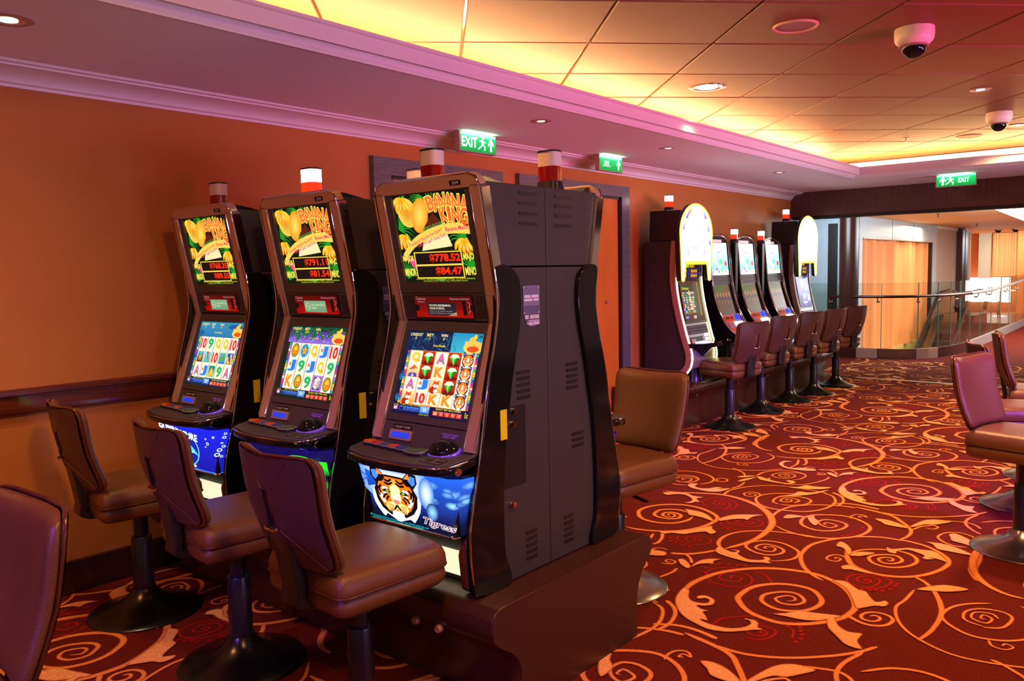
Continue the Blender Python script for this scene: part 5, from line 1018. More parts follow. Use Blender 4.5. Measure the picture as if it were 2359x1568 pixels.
        a.rect(0, 0, 1, 1, (.20, .20, .50), (.30, .28, .55), 2); a.poly([(.05, .25), (.2, .9), (.8, .9), (.95, .25), (.5, .05)], (.38, .40, .82)); a.ell(.45, .75, .12, .14, (.75, .68, .75), 12); a.rect(.12, .55, .3, .68, (.8, .35, .2)); a.rect(.68, .55, .85, .68, (.75, .72, .7))
        a.poly([(.35, .42), (.65, .42), (.5, .25)], (.8, .9, 1)); a.rect(.08, .15, .26, .38, (.15, .15, .1)); a.rect(.75, .2, .92, .4, (.7, .75, .6)); a.text('BONUS', .35, .13, .06, (.9, .95, 1), .3, .03); a.rect(0, .47, 1, .53, (.35, .36, .75))
    a.build('lower_screen', attr_mat('backlit_print_mid2', 1.2), m)
    p = MB(); SP.panel(p, -.20, .20, .615, .68, .002, .016, 3); p.build('reader_panel', M_bezel, m, bevel=.003)
    p = MB(); SP.panel(p, -.20, .06, .70, .79, .002, .008, 3); p.build('slot_recess', M_black, m); p = MB(); SP.panel(p, -.19, -.10, .715, .78, .008, .012, 2); p.build('ticket_tray', M_bronze, m)
    for k in range(4):
        p = MB(); SP.panel(p, .12, .19, .685+.032*k, .705+.032*k, .002, .014, 2); p.build('side_button', mat('lit_button', (.6, .6, .9), .3, emit=(.75, .75, 1), estr=1.6), m)
    dk = catmull([(-.27, -.44), (-.29, -.52), (-.22, -.62), (0, -.66), (.22, -.62), (.29, -.52), (.27, -.44)], 4); P = [(p.x, p.y) for p in dk]
    MB().prism(P, lambda a_, b_, t: (a_, b_, .36+t), 0, .045).build('button_deck', M_gloss, m, bevel=.01, smooth=40)
    q = MB()
    for k in range(8): q.prism(roundrect(-.16+.05*(k % 4), -.12+.05*(k % 4), -.59+.05*(k//4), -.555+.05*(k//4), .006), lambda a_, b_, t: (a_, b_, t), .406, .414)
    q.build('play_buttons', mat('lit_button', (.6, .6, .9), .3), m)['kind'] = 'stuff'
    MB().lathe([(.001, .36), (.20, .36), (.16, .31), (.09, .24), (.06, .10), (.09, 0), (.001, 0)], (0, -.41, 0), 20).build('deck_stem', mat('blue_black', (.01, .012, .05), .2), m, smooth=40)
    # arched sign
    n = 20; P = [(.36*math.cos(PI*k/n), 1.43+.365*math.sin(PI*k/n)) for k in range(n+1)]
    P += [(-.345, 1.25), (-.325, 1.03), (-.30, 1.01), (-.27, 1.03), (-.245, 1.20), (.245, 1.20), (.27, 1.03), (.30, 1.01), (.325, 1.03), (.345, 1.25)]
    MB().prism([(x*1.01, z) for x, z in P], lambda a_, b_, t: (a_, t, b_), -.44, -.39).build('sign_shell', M_black, m, bevel=.006, smooth=35)
    a = Art(lambda u, v, d: (-.36+.72*u, -.4415-d, 1.01+.785*v), .92); art_sign(a); a.build('arched_sign', attr_mat('sign_glow', 1.4), m, 'glaring white and yellow arched sign')
    candle(m, -.09, -.18, 1.7255, True, .95)
    return m
sign_machine('near arched sign machine of the wall row with glowing yellow edge strips', (7.55, 4.29, .455), 'machines with tall arched lit signs', 1)
sign_machine('far arched sign machine at the end of the wall row with blue card game screen', (10.66, 4.29, .455), 'machines with tall arched lit signs', 2)

# ------------------------------------------------------------------ stools (seat faces local -y... the back stands at +y)
def stool(label, loc, rotz, group, basem=None):
    s = thing('casino_stool', label, 'stool', loc, rotz, group)
    MB().lathe([(.255, 0), (.258, .006), (.252, .012), (.20, .024), (.14, .045), (.09, .075), (.062, .105), (.052, .125), (.001, .125)], n=40).build('base', basem or M_basem, s, smooth=40)
    MB().lathe([(.047, .10), (.047, .375), (.044, .382), (.001, .382)], n=24).build('outer_pole', M_pole, s, smooth=40)
    MB().lathe([(.033, .38), (.033, .52), (.001, .52)], n=20).build('inner_pole', M_pole, s, smooth=40)
    MB().prism([(.03, 0), (.06, .008), (.16, .01), (.175, 0), (.16, -.012), (.06, -.008)], lambda a, b, t: (a+.05, b+t*1.0-.03, .505-(a-.03)*.15), 0, .018).build('height_lever', M_black, s)
    MB().box(-.13, .13, -.13, .13, .518, .532).build('seat_plate', M_black, s)
    # seat: crowned upper cushion over a straight lower band, piping between
    sc_ = MB().pillow(.46, .46, .125, lambda x, y, d: (x*(1-.0*(y)), y, .612+d+.012*(1-(x/.23)**2)*(1 if d > 0 else 0)), 14, 18, 18, .35).build('seat_cushion', M_leather, s, smooth=60)
    MB().pillow(.455, .455, .085, lambda x, y, d: (x, y, .568+d), 14, 22, 14).build('seat_band', M_leather, s, smooth=60)
    def sq(w, z, r=.04): return [(x, y, z) for x, y in roundrect(-w, w, -w, w, r, 4)]
    MB().tube(sq(.229, .602), .0055, 6, closed=True).build('seat_piping', M_piping, sc_, smooth=60)
    # bracket from seat to back
    MB().prism([(.10, .525), (.235, .525), (.275, .545), (.268, .60), (.300, .80), (.275, .80), (.240, .62), (.245, .565), (.10, .548)], lambda a, b, t: (t, a, b), -.055, .055).build('back_bracket', M_black, s, bevel=.008, smooth=35)
    # backrest: concave, wider at the top, leaning back
    H = .385; zc = .872
    def bp(x, z, d):
        tz = z/(H/2); w = 1+.04*tz; xx = x*w
        crv = .05*(xx/.24)**2; lean = .105*(z+.2)/.4+.012*math.cos(tz*2.2)
        zz = zc+z+.022*(abs(xx)/.23)**2.2*(1 if z > 0 else .0)*max(0, tz)
        return (xx, .245+lean-crv+d, zz)
    def front(x, z, d): return bp(x, z, -d-.006)
    bc_ = MB().pillow(.46, H, .075, front, 8, 8, 20, .25).build('backrest_cushion', M_leather, s, smooth=60)
    # rear shell with a grip slot: ring of quads around the opening
    sh = MB(); NU, NV = 20, 20; hole = (-.028, .028, -.045, .075)
    us = sorted(set([-.215+.43*k/16 for k in range(17)]+[hole[0], hole[1]])); vs_ = sorted(set([-.188+.376*k/14 for k in range(15)]+[hole[2], hole[3]]))
    def clampr(x, z):
        m_ = max(abs(x)/.218, abs(z)/.19); k = m_/((abs(x)/.218)**9+(abs(z)/.19)**9)**(1/9) if m_ > 1e-6 else 1
        return x*k, z*k
    def rear(x, z, d):
        x, z = clampr(x, z); ridge = .016*max(0, 1-abs(x)/(.04+.42*max(0, -(z+.01)+.04)))*(1 if z < .0 else 0) if z < .03 else 0
        return bp(x, z, .014+d+ridge)
    V = []; idx = {}
    for i, u in enumerate(us):
        for j, v in enumerate(vs_): idx[(i, j)] = len(V); V.append(rear(u, v, 0))
    Fs = []
    for i in range(len(us)-1):
        for j in range(len(vs_)-1):
            uc, vc = (us[i]+us[i+1])/2, (vs_[j]+vs_[j+1])/2
            if hole[0] < uc < hole[1] and hole[2] < vc < hole[3]: continue
            Fs.append((idx[(i, j)], idx[(i, j+1)], idx[(i+1, j+1)], idx[(i+1, j)]))
    sh.add(V, Fs)
    hr = [(hole[0], hole[2]), (hole[1], hole[2]), (hole[1], hole[3]), (hole[0], hole[3])]
    for a, b in zip(hr, hr[1:]+hr[:1]): sh.add([rear(*a, 0), rear(*b, 0), bp(b[0], b[1], -.008), bp(a[0], a[1], -.008)], [(0, 1, 2, 3)])
    bsh = sh.build('back_shell', M_leather_dark, s, smooth=50, fix=True)
    MB().add([bp(*p, -.006) for p in hr], [(0, 1, 2, 3)]).build('grip_slot', M_black, bsh)
    MB().tube([rear(-.04, -.05, .008), rear(-.02, -.055, .014), rear(.02, -.055, .014), rear(.04, -.05, .008)], .006, 6).build('grip_pull', M_chrome, bsh, smooth=60)
    rim = []
    for k in range(48):
        t = 2*PI*k/48; x, z = .5*math.copysign(abs(math.cos(t))**.28, math.cos(t)), .5*math.copysign(abs(math.sin(t))**.28, math.sin(t))
        rim.append(bp(x*.448, z*.39, .006))
    MB().tube(rim, .006, 6, closed=True).build('back_piping', M_piping, bc_, smooth=60)
    st = MB()
    for sg in (-1, 1):
        st.tube([rear(sg*.035, -.055, .002), rear(sg*.09, -.10, .002), rear(sg*.19, -.185, .002)], .0022, 5); st.tube([rear(sg*.03, .08, .001), rear(sg*.12, .18, .001)], .0016, 5)
    st.build('stitching', M_piping, bsh)['kind'] = 'stuff'
    return s
def place(base, label, loc, rotz, group):
    c = copy_tree(base); c.location = loc; c.rotation_euler = (0, 0, rotz); c['label'] = label; c['group'] = group; return c
D = math.radians
G1 = 'stools in front of the near bank'; G2 = 'stools facing the machines against the wall'; G3 = 'stools on the right edge of the picture'
s0 = stool('brown leather stool in front of the nearest machine, its back towards the viewer', (1.78, 2.205, 0), D(86), G1)
place(s0, 'brown leather stool in front of the middle machine of the near bank', (1.79, 2.99, 0), D(84), G1)
place(s0, 'brown leather stool by the left wall, in front of the machine with the dolphin panel', (1.795, 3.84, 0), D(82), G1)
place(s0, 'orange lit stool behind the near bank, turned towards the far side machines', (3.42, 2.19, 0), D(-99), 'stools behind the near bank')
place(s0, 'large violet lit stool back cut by the left edge of the picture', (.43, 2.15, 0), D(-90), 'stools at the left edge')
ws = ((7.66, 3.54, -15, 'stool facing the near arched sign machine'), (8.72, 3.66, -12, 'second stool of the wall row, beside the one at the near arched sign machine'), (9.57, 3.66, -14, 'stool in the middle of the wall row'),
      (10.27, 3.62, -12, 'fourth stool of the wall row, before the far arched sign machine'), (11.12, 3.63, -14, 'last stool of the wall row, nearest the far glass balustrade'))
for x, y, r, lb in ws: place(s0, lb, (x, y, 0), D(180+r), G2)
for q in COL.objects:
    if q.name.startswith('base') and q.parent and 'orange lit' in q.parent.get('label', ''):
        q.data = q.data.copy(); q.data.materials[0] = M_basel
for q in list(COL.objects):
    if q.name.startswith('casino_stool') and q.get('group') == G1: q.scale = (1, 1, .978)
r0 = stool('violet lit stool with steel disc base, foremost at the right edge of the picture', (5.20, .67, 0), D(-14), G3, M_basel)
place(r0, 'violet lit stool half hidden behind the foremost right edge stool', (6.20, .80, 0), D(22), G3)
place(r0, 'violet lit stool furthest along the right edge, only its top showing', (7.10, .80, 0), D(10), G3)
# ------------------------------------------------------------------ ceiling fittings
GD = 'small downlights in the soffit'
def downlight(x, y, z, label, group, power, r=.05, lit=4.0, col=(1, .75, .45)):
    t = thing('downlight', label, 'light', (x, y, z), 0, group)
    MB().lathe([(r*.8, 0), (r*.85, -.004), (r*1.15, -.005), (r*1.3, -.001), (r*1.3, 0)], n=28).build('trim_ring', M_bronze if r < .08 else M_chrome, t, smooth=40)
    mb = MB(); n = 24
    mb.lathe([(r*.8, -.001), (r*.55, .0)], n=n); mb.build('reflector', M_chrome, t, smooth=40)
    MB().lathe([(.001, -.0035), (r*.72 if r > .08 else r*.5, -.0035), (r*.72 if r > .08 else r*.5, -.001), (.001, -.001)], n=24).build('lamp_lens', mat('lamp_lens_%d' % int(lit*10), (1, .9, .8), .3, emit=(1, .86, .68), estr=lit), t)
    if power: 
        o = spot_light('downlight_beam', (x, y, z-.03), (x, y, 0), power, col, 80, .9, .03); o.parent = t; o.location = (0, 0, -.02); o.rotation_euler = (0, 0, 0)
    return t
downlight(1.28, 3.60, ZS, 'lit downlight in the soffit at the top left corner', GD, 45, .07, 9)
downlight(4.50, 3.455, ZS, 'soffit downlight to the right of the first green EXIT sign', GD, 14, .055, 1.0)
downlight(6.27, 3.46, ZS, 'soffit downlight to the right of the second green sign', GD, 14, .055, 1.0)
downlight(8.78, 3.49, ZS, 'soffit downlight above the arched sign machines', GD, 26, .055, 1.4)
downlight(5.766, 2.849, ZT, 'large round lit downlight among the ceiling tiles beside the cove', 'ceiling tile downlights', 40, .105, 5)
for x, y, lb in ((7.38, 1.33, 'small bright downlight in the tiles, near the second dome camera'), (9.53, 1.39, 'small bright downlight in the tiles furthest right, near the far cove')): downlight(x, y, ZT, lb, 'ceiling tile downlights', 22, .06, 6)
def speaker(x, y, label, r=.125):
    t = thing('ceiling_speaker', label, 'speaker', (x, y, ZT), 0, 'round ceiling speakers')
    MB().lathe([(r*.86, 0), (r*.88, -.008), (r*.98, -.010), (r, -.004), (r, 0)], n=36).build('speaker_ring', mat('speaker_ring', rgb(215, 150, 120), .5), t, smooth=40)
    MB().lathe([(.001, -.004), (r*.87, -.004), (r*.87, -.001), (.001, -.001)], n=36).build('speaker_mesh', mat('speaker_mesh', rgb(140, 95, 80), .7, noise=(300, .5)), t)
speaker(4.674, 1.772, 'round speaker grille in the ceiling tiles above the near bank'); speaker(9.95, 1.89, 'round speaker grille in the ceiling tiles near the far cove')
def dome(x, y, label):
    t = thing('dome_camera', label, 'security camera', (x, y, ZT), 0, 'white dome security cameras')
    MB().lathe([(.105, .0), (.107, -.03), (.105, -.060), (.098, -.075), (.080, -.092), (.074, -.095), (.001, -.095)], n=36).build('camera_housing', mat('camera_white', rgb(240, 215, 190), .4), t, smooth=40)
    MB().lathe([(.074, -.094), (.078, -.098), (.078, -.103), (.072, -.106)], n=32).build('housing_ring', M_bronze, t, smooth=40)
    MB().lathe([(.070*math.cos(k*PI/16), -.098-.070*math.sin(k*PI/16)) for k in range(8)]+[(.001, -.168)], n=32).build('camera_dome', M_gloss, t, smooth=60)
dome(5.215, 1.285, 'large near white dome camera with black bubble on the tiled ceiling'); dome(8.62, 1.40, 'smaller far white dome camera with black bubble on the tiled ceiling')
sp = thing('sprinkler', 'tiny sprinkler head on the tiled ceiling near the far cove corner', 'sprinkler', (9.585, 2.423, ZT))
MB().lathe([(.035, 0), (.035, -.004), (.012, -.006), (.008, -.04), (.02, -.042), (.001, -.045)], n=14).build('sprinkler_head', M_bronze, sp)

# exit signs hanging below the soffit
def runner(a, x, y, s):
    w = (.93, 1, .96); a.ell(x, y+.36*s, .045*s*1.0, .10*s, w, 10)
    a.line([(x-.01, y+.24*s), (x, y-.05*s)], .06*s, w, False); a.line([(x, y+.2*s), (x+.10*s, y+.05*s)], .03*s, w, False); a.line([(x-.01, y+.2*s), (x-.11*s, y+.12*s)], .03*s, w, False)
    a.line([(x, y-.02*s), (x+.08*s, y-.2*s), (x+.06*s, y-.40*s)], .035*s, w, False); a.line([(x, y-.02*s), (x-.06*s, y-.2*s), (x-.14*s, y-.36*s)], .035*s, w, False)
def arrow(a, x, y, s):
    w = (.93, 1, .96); a.poly([(x-.028*s, y-.4*s), (x+.028*s, y-.4*s), (x+.028*s, y+.05*s), (x+.085*s, y-.12*s), (x+.085*s, y+.05*s), (x, y+.42*s), (x-.085*s, y+.05*s), (x-.085*s, y-.12*s), (x-.028*s, y+.05*s)], w)
def exit_sign(label, loc, rotz, kind, w=.385, h=.138, group='green exit signs under the soffit'):
    t = thing('exit_sign', label, 'sign', loc, rotz, group)
    MB().box(-w/2-.012, w/2+.006, -.012, .03, -h-.008, -.0005).build('sign_case', M_bronze, t, bevel=.002)
    a = Art(lambda u, v, d: (-w/2+w*u, -.013-d, -h-.002+(h-.006)*v), w/h)
    a.rect(0, 0, 1, 1, (.0, .50, .20), (.05, .85, .45), 3); a.rect(0, .86, 1, 1, (.6, 1, .8))
    if kind == 'exit': a.text('EXIT', .04, .25, .52, (.95, 1, .97), .42, .03); runner(a, .62, .5, .9); arrow(a, .86, .5, .95)
    elif kind == 'muster':
        for sx in (.22, .30, .38): a.ell(sx, .62, .028, .06, (.93, 1, .96), 10); a.line([(sx, .56), (sx, .40)], .045, (.93, 1, .96), False)
        a.line([(.14, .36), (.18, .28), (.24, .36), (.30, .28), (.36, .36), (.42, .28), (.46, .34)], .02, (.93, 1, .96)); arrow(a, .84, .5, .95)
        for k in range(9): a.rect(.05+.1*k, .86, .10+.1*k, .92, (.9, 1, .95))
    else: arrow(a, .16, .5, .95); runner(a, .36, .5, .9); a.text('EXIT', .56, .3, .38, (.8, 1, .9), .28, .03)
    a.build('sign_face', attr_mat('exit_glow', 1.7), t, 'lit green sign face')
    MB().box(-w/2+.01, w/2-.01, .0, .02, -.0005, .0).build('lamp_slot', M_white_off, t)
    l = area_light('exit_sign_glow', (0, 0, 0), .3, .9, (.35, 1, .65), None, .02); l.parent = t; l.location = (0, -.03, -.03); l.rotation_euler = (D(150), 0, 0)
exit_sign('green EXIT sign with running figure and arrow, nearest, above the first door', (4.545, 4.085, ZS), 0, 'exit')
exit_sign('green sign with lifeboat figures and arrow, above the second door', (6.285, 4.055, ZS), 0, 'muster', .36, .135)
exit_sign('green sign with arrow, running figure and EXIT in front of the far wooden beam', (10.54, 2.12, ZS), -PI/2, 'exit2', .40, .135)

# ------------------------------------------------------------------ beyond the beam: escalator well, portal wall, far lounge
struct('ceiling_far', MB().box(XE+.3, 34, -4, 8, 2.55, 2.62), mat('far_ceiling', rgb(205, 150, 95), .6))
pan = MB().prism([(16.0, 2.70), (22.8, 3.05), (22.8, -1), (16.0, -1)], lambda a, b, t: (a, b, t), 2.535, 2.549).build('ceiling_light_panel', mat('panel_glow', (1, 1, 1), .5, emit=(1, .93, .80), estr=3.0)); tagset(pan, 'large white luminous ceiling panel beyond the wooden beam', 'light')
M_port = mat('portal_metal', rgb(180, 200, 215), .42, .25, noise=(3, .05)); M_beige = mat('far_wall_beige', rgb(190, 165, 150), .6); M_orange = mat('far_wall_orange', rgb(205, 120, 60), .6)
# side wall behind the machines' end, with a tall black doorway
sw = struct('wall_end', MB().box(14.95, 15.05, 5.035, 7, -3.2, 2.55), M_port); MB().box(14.93, 14.951, 4.87, 5.035, -.0, 2.345).build('black_opening', M_black, sw)
struct('wall_end_strip', MB().box(14.95, 15.05, 4.76, 4.87, -3.2, 2.55), M_port)
struct('wall_end_header', MB().box(14.95, 15.05, 4.87, 5.035, 2.345, 2.55), M_port)
cl = MB().lathe([(.16, 0), (.16, 2.55)], (14.72, 4.60, 0), 40).build('column', M_dark, smooth=60); cl['kind'] = 'structure'
# portal wall along the well
pw = MB(); YP = 5.0
pw.box(15.9, 16.80, YP, YP+.12, -3.2, 2.55); pw.box(16.80, 22.49, YP, YP+.12, 2.135, 2.55); pw.box(22.49, 22.85, YP, YP+.12, -3.2, 2.55)
port = struct('wall_portal', pw, M_port)
sm = MB()
for x in (18.85, 20.6): sm.box(x, x+.02, YP-.003, YP+.001, 2.14, 2.55)
sm.build('panel_joint', M_black, port); MB().box(16.80, 22.49, YP-.02, YP+.02, 2.12, 2.14).build('portal_edge', M_silver, port)
MB().box(22.40, 22.49, YP+.01, YP+.3, -3.2, 2.13).build('portal_reveal', M_black, port)
struct('wall_portal_end', MB().box(22.85, 25.1, YP, YP+.12, -3.2, 2.55), M_beige)
struct('trim_6', MB().box(22.85, 25.1, YP-.03, YP, 2.48, 2.55), M_mould)
cu = thing('curtain', 'long orange gold curtain hanging inside the grey portal beside the escalators', 'curtain', (16.8, 5.16, 0))
random.seed(11)
def fold(s, t):
    x = 5.62*s; return (x, .07*math.sin(x*9.6)+.05*math.sin(x*4.1+1)+.02*math.sin(x*23), -.25+2.37*t)
MB().grid(fold, 260, 2).build('curtain_cloth', mat('curtain_cloth', rgb(226, 140, 84), .7, noise=(4, .12, (6, 1, .1))), cu, smooth=80)
MB().box(-.02, 5.68, -.03, .1, -3.2, -.25).build('lower_panel', mat('blond_veneer', rgb(225, 185, 120), .45, noise=(10, .06, (6, 1, .1))), cu, label='pale wood panelling below the curtain')
# glass balustrade
BPATH = [(14.72, 5.6), (14.72, 4.9), (14.70, 4.35), (14.72, 3.98), (14.80, 3.72), (15.05, 3.48), (15.45, 3.30), (15.95, 3.19), (16.6, 3.12), (18.8, 3.14), (21.2, 3.18), (24.8, 3.25)]
bal = thing('glass_balustrade', 'curved clear glass balustrade with dark handrail around the escalator well', 'balustrade', (0, 0, 0))
cr_ = catmull(BPATH[2:9], 4); crv = [(14.72, 5.6), (14.72, 4.9)]+[(p.x, p.y) for p in cr_]+BPATH[9:]
def seg_pts(a, b):
    L = [0]
    for p, q in zip(crv, crv[1:]): L.append(L[-1]+math.dist(p, q))
    out = []
    def at(s):
        for k in range(len(L)-1):
            if s <= L[k+1] or k == len(L)-2:
                f = (s-L[k])/(L[k+1]-L[k]); return (crv[k][0]+(crv[k+1][0]-crv[k][0])*f, crv[k][1]+(crv[k+1][1]-crv[k][1])*f)
    n = max(2, int((b-a)/.15)) if a < 4.5 else 3
    return [at(a+(b-a)*k/(n-1)) for k in range(n)]
TOT = sum(math.dist(p, q) for p, q in zip(crv, crv[1:]))
def wallstrip(mb, P, z0, z1, t):
    n = len(P); vs = []
    for i, (x, y) in enumerate(P):
        a = P[max(0, i-1)]; b = P[min(n-1, i+1)]; d = math.dist(a, b) or 1; nx, ny = (b[1]-a[1])/d*t/2, -(b[0]-a[0])/d*t/2
        vs += [(x+nx, y+ny, z0), (x-nx, y-ny, z0), (x-nx, y-ny, z1), (x+nx, y+ny, z1)]
    fs = [(4*i+k, 4*i+(k+1) % 4, 4*i+4+(k+1) % 4, 4*i+4+k) for i in range(n-1) for k in range(4)]+[(3, 2, 1, 0), tuple(4*(n-1)+k for k in range(4))]
    return mb.add(vs, fs)
M_bglass = bpy.data.materials.new('balustrade_glass'); M_bglass.use_nodes = True
nt = M_bglass.node_tree; nt.nodes.clear(); o_ = nt.nodes.new('ShaderNodeOutputMaterial'); mx_ = nt.nodes.new('ShaderNodeMixShader'); tr_ = nt.nodes.new('ShaderNodeBsdfTransparent'); gl_ = nt.nodes.new('ShaderNodeBsdfGlossy'); fr_ = nt.nodes.new('ShaderNodeFresnel')
tr_.inputs[0].default_value = (.86, .90, .86, 1); gl_.inputs['Roughness'].default_value = .02; fr_.inputs[0].default_value = 1.5
ge_ = nt.nodes.new('ShaderNodeNewGeometry'); su_ = nt.nodes.new('ShaderNodeMath'); su_.operation = 'SUBTRACT'; su_.inputs[0].default_value = 1; ml_ = nt.nodes.new('ShaderNodeMath'); ml_.operation = 'MULTIPLY'
nt.links.new(ge_.outputs['Backfacing'], su_.inputs[1]); nt.links.new(su_.outputs[0], ml_.inputs[0]); nt.links.new(fr_.outputs[0], ml_.inputs[1]); nt.links.new(ml_.outputs[0], mx_.inputs[0]); nt.links.new(tr_.outputs[0], mx_.inputs[1]); nt.links.new(gl_.outputs[0], mx_.inputs[2]); nt.links.new(mx_.outputs[0], o_.inputs[0])
M_edge = mat('glass_edge', rgb(110, 140, 115), .2)
js = [.35, 1.0, 1.55, 2.15, 2.62, 3.05, 3.5, 4.2, 5.2, 6.4, 7.6, 8.8, 10.0, 11.2, TOT]
for a, b in zip([0]+js, js):
    wallstrip(MB(), seg_pts(a+.006, b-.006), .17, 1.29, .016).build('glass_pane', M_bglass, bal)
    p = seg_pts(b-.006, b+.004) if b < TOT else None
    if p: wallstrip(MB(), p[:2] if b < 4 else [p[0], (p[0][0]+.003, p[0][1])], .17, 1.29, .018).build('pane_edge', M_edge, bal)
for k, (a, b) in enumerate(((0, 1.5), (1.505, 2.1), (2.105, 2.6), (2.605, 3.9), (3.905, TOT))):
    wallstrip(MB(), seg_pts(a, b), 0, .17, .06).build('kerb_panel', [M_bronze, M_basel, M_bronze, M_dark, M_silver][k], bal)
rail = [(x-.07 if x < 15.2 else x, y if x < 15.2 else y-.07, 1.06) for x, y in crv if y < 5 and x < 17]
MB().tube(rail, .024, 10).build('handrail', mat('rail_dark', rgb(70, 38, 26), .2, .5), bal, smooth=60)
MB().tube([rail[-1], (18.8, 3.07, 1.06), (21, 3.11, 1.10), (23, 3.14, 1.16), (25, 3.18, 1.22)], .028, 10).build('steel_handrail', M_silver, bal, smooth=60)
for s in (.7, 1.5, 2.15, 2.62, 3.3, 4.6, 6.0, 8, 10):
    x, y = seg_pts(s, s+.02)[0]; ox, oy = ((-.05, 0) if x < 15.2 else (0, -.05))
    b = MB(); b.tube([(x, y, .97), (x+ox, y+oy, .98), (x+ox*1.4, y+oy*1.4, 1.045)], .010, 6); b.lathe([(.001, -.02), (.028, -.015), (.032, 0), (.028, .015), (.001, .02)], (x+ox*.4, y+oy*.4, .97), 12); b.build('rail_bracket', M_chrome, bal, smooth=50)
# escalators descending into the well
def escalator(label, y0, y1):
    e = thing('escalator', label, 'escalator', (0, 0, 0), 0, 'escalators beside the portal wall')
    top, bot = (22.3, -.02), (17.1, -3.0)
    for y in (y0, y1):
        MB().prism([(top[0]+1.5, top[1]-.1), (top[0]+1.5, top[1]+.35), (top[0], top[1]+.35), (bot[0], bot[1]+.35), (bot[0], bot[1]-.1), (top[0], top[1]-.3)], lambda a, b, t: (a, t, b), y-.10, y+.10).build('balustrade_base', M_basel, e, bevel=.01)
        MB().prism([(top[0]+1.6, top[1]+.35), (top[0]+1.75, .75), (top[0]+1.2, .9), (top[0]-.1, .85), (bot[0], bot[1]+.85), (bot[0], bot[1]+.35), (top[0], top[1]+.35)], lambda a, b, t: (a, t, b), y-.01, y+.01).build('side_panel', M_bglass, e)
        MB().tube([(bot[0], y, bot[1]+.87), (top[0]-.1, y, .87), (top[0]+1.2, y, .92), (top[0]+1.7, y, .83), (top[0]+1.9, y, .62), (top[0]+1.75, y, .42)], .05, 8).build('escalator_handrail', M_pole, e, smooth=60)
    st = first = None
    for k in range(17):
        x = top[0]-.31*k-.1; z = top[1]-.175*k-.1
        if first is None: first = st = MB().box(-.16, .16, y0+.11, y1-.11, -.16, 0).build('escalator_step', M_bezel, e)
        else: st = first.copy(); COL.objects.link(st); st.parent = e
        st.location = (x, 0, z)
escalator('escalator going down right beside the curtain wall', 4.1, 4.78)
# far lounge beyond the well
struct('wall_far', MB().box(31, 31.1, -2, 8, 0, 2.55), M_orange)
struct('trim_7', MB().box(25.1, 25.4, 4.85, 5.12, 0, 2.55), M_dark)
ml = MB().box(25.45, 25.5, 4.72, 4.86, 0, 2.5).build('mirror_strip', M_chrome); tagset(ml, 'narrow tall mirror strip beside the dark pillar beyond the well', 'mirror')
struct('wall_far_side', MB().box(25.5, 31, 6.2, 6.3, 0, 2.55), M_orange)
ws_ = MB().box(30.0, 30.05, 4.97, 5.33, 1.1, 2.55).build('blind', mat('grey_blind', rgb(165, 165, 160), .7)); tagset(ws_, 'pale grey hanging blind in the far lounge', 'blind')
c2 = MB().grid(lambda s, t: (29.9+.05*math.sin(s*60), 4.92-.70*s, 1.15+1.38*t), 90, 2).build('curtain', mat('sheer_cloth', rgb(225, 185, 140), .7), smooth=80); tagset(c2, 'pale sheer curtain at the right of the far lounge', 'curtain')
wn = thing('window', 'overexposed white window glowing low behind the glass balustrade', 'window', (30.6, 4.9, 0), 0)
MB().box(0, .04, -.42, .80, .30, 1.12).build('window_light', mat('daylight_pane', (1, 1, 1), .5, emit=(.95, 1, 1), estr=3.2), wn)
for y in (-.44, .19, .80): MB().box(-.03, 0, y, y+.03, 0, 1.14).build('mullion', M_silver, wn)
for z in (.28, 1.12): MB().box(-.03, 0, -.44, .83, z, z+.03).build('window_bar', M_silver, wn)
tb = thing('table', 'round white lit table beyond the glass balustrade', 'table', (28.0, 4.4, 0))
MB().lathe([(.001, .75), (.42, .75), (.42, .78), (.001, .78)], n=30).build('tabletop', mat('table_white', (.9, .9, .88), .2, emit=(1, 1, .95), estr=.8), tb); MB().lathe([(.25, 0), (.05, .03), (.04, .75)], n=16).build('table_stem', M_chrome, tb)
struct('wall_far_corner', MB().box(29.5, 29.6, 2.0, 4.17, 0, 2.55), M_orange)
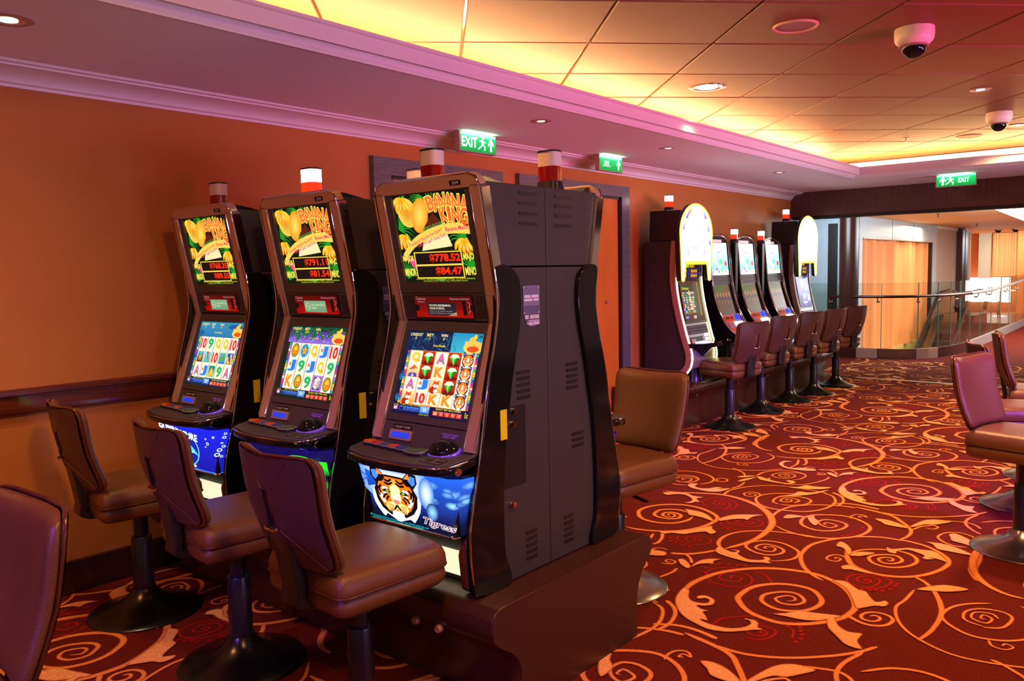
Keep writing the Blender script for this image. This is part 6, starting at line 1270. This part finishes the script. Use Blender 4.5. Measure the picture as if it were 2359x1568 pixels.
for (x, y, lb) in ((27.2, 4.35, 'dark dome camera on the ceiling of the far lounge, left one'), (27.2, 3.92, 'dark dome camera on the ceiling of the far lounge, right one')):
    t = thing('dome_camera', lb, 'security camera', (x, y, 2.55), 0, 'far lounge dome cameras'); MB().lathe([(.11, 0), (.11, -.03), (.001, -.03)], n=18).build('camera_plate', M_silver, t); MB().lathe([(.08, -.03), (.07, -.07), (.04, -.1), (.001, -.11)], n=18).build('camera_dome', M_gloss, t, smooth=60)
for x, y, lb in ((17.3, 3.77, 'nearer tiny sprinkler on the tan ceiling over the well'), (22.6, 4.07, 'further tiny sprinkler on the tan ceiling over the well')):
    t = thing('sprinkler', lb, 'sprinkler', (x, y, 2.55), 0); MB().lathe([(.04, 0), (.04, -.005), (.012, -.01), (.01, -.06), (.03, -.062), (.001, -.068)], n=12).build('sprinkler_head', M_black, t)
# atrium and lounge lamps, with unseen fills added to brighten the well
area_light('atrium_panel_lamp', (19.5, 1.5, 2.45), 4, 350, (1, .92, .80), (19.5, 2.5, 0), 3)
area_light('portal_cool_fill', (16.2, 2.0, 2.3), 2.6, 120, (.75, .88, 1), (16.5, 5.2, 1.5), 1)  # added cool fill brightening the portal wall
area_light('lounge_lamp', (28.5, 4.6, 2.4), 1.5, 130, (1, .80, .55), (29.5, 5, 0))
area_light('lower_deck_fill', (19, 3.6, -1.2), 4, 90, (1, .74, .40), (19, 5.2, -.4), .8)  # added in the well to brighten the panelling below the curtain

area_light('well_fill', (20.6, 4.2, 2.4), 1.5, 70, (1, .80, .52), (20.6, 4.4, 0))  # added above the well so the escalator shows lit
w2 = thing('window', 'row of bright lounge windows low on the far wall, right of the picture', 'window', (30.9, 1.2, 0), 0)
MB().box(0, .04, -3, 1.75, .32, 1.12).build('window_light', MATS['daylight_pane'], w2)
for k in range(6): MB().box(-.04, 0, -3+.94*k, -2.95+.94*k, 0, 1.14).build('mullion', M_silver, w2)
area_light('lounge_lamp', (26.5, 1.0, 2.4), 2, 200, (1, .78, .62), (27, 1.2, 0))
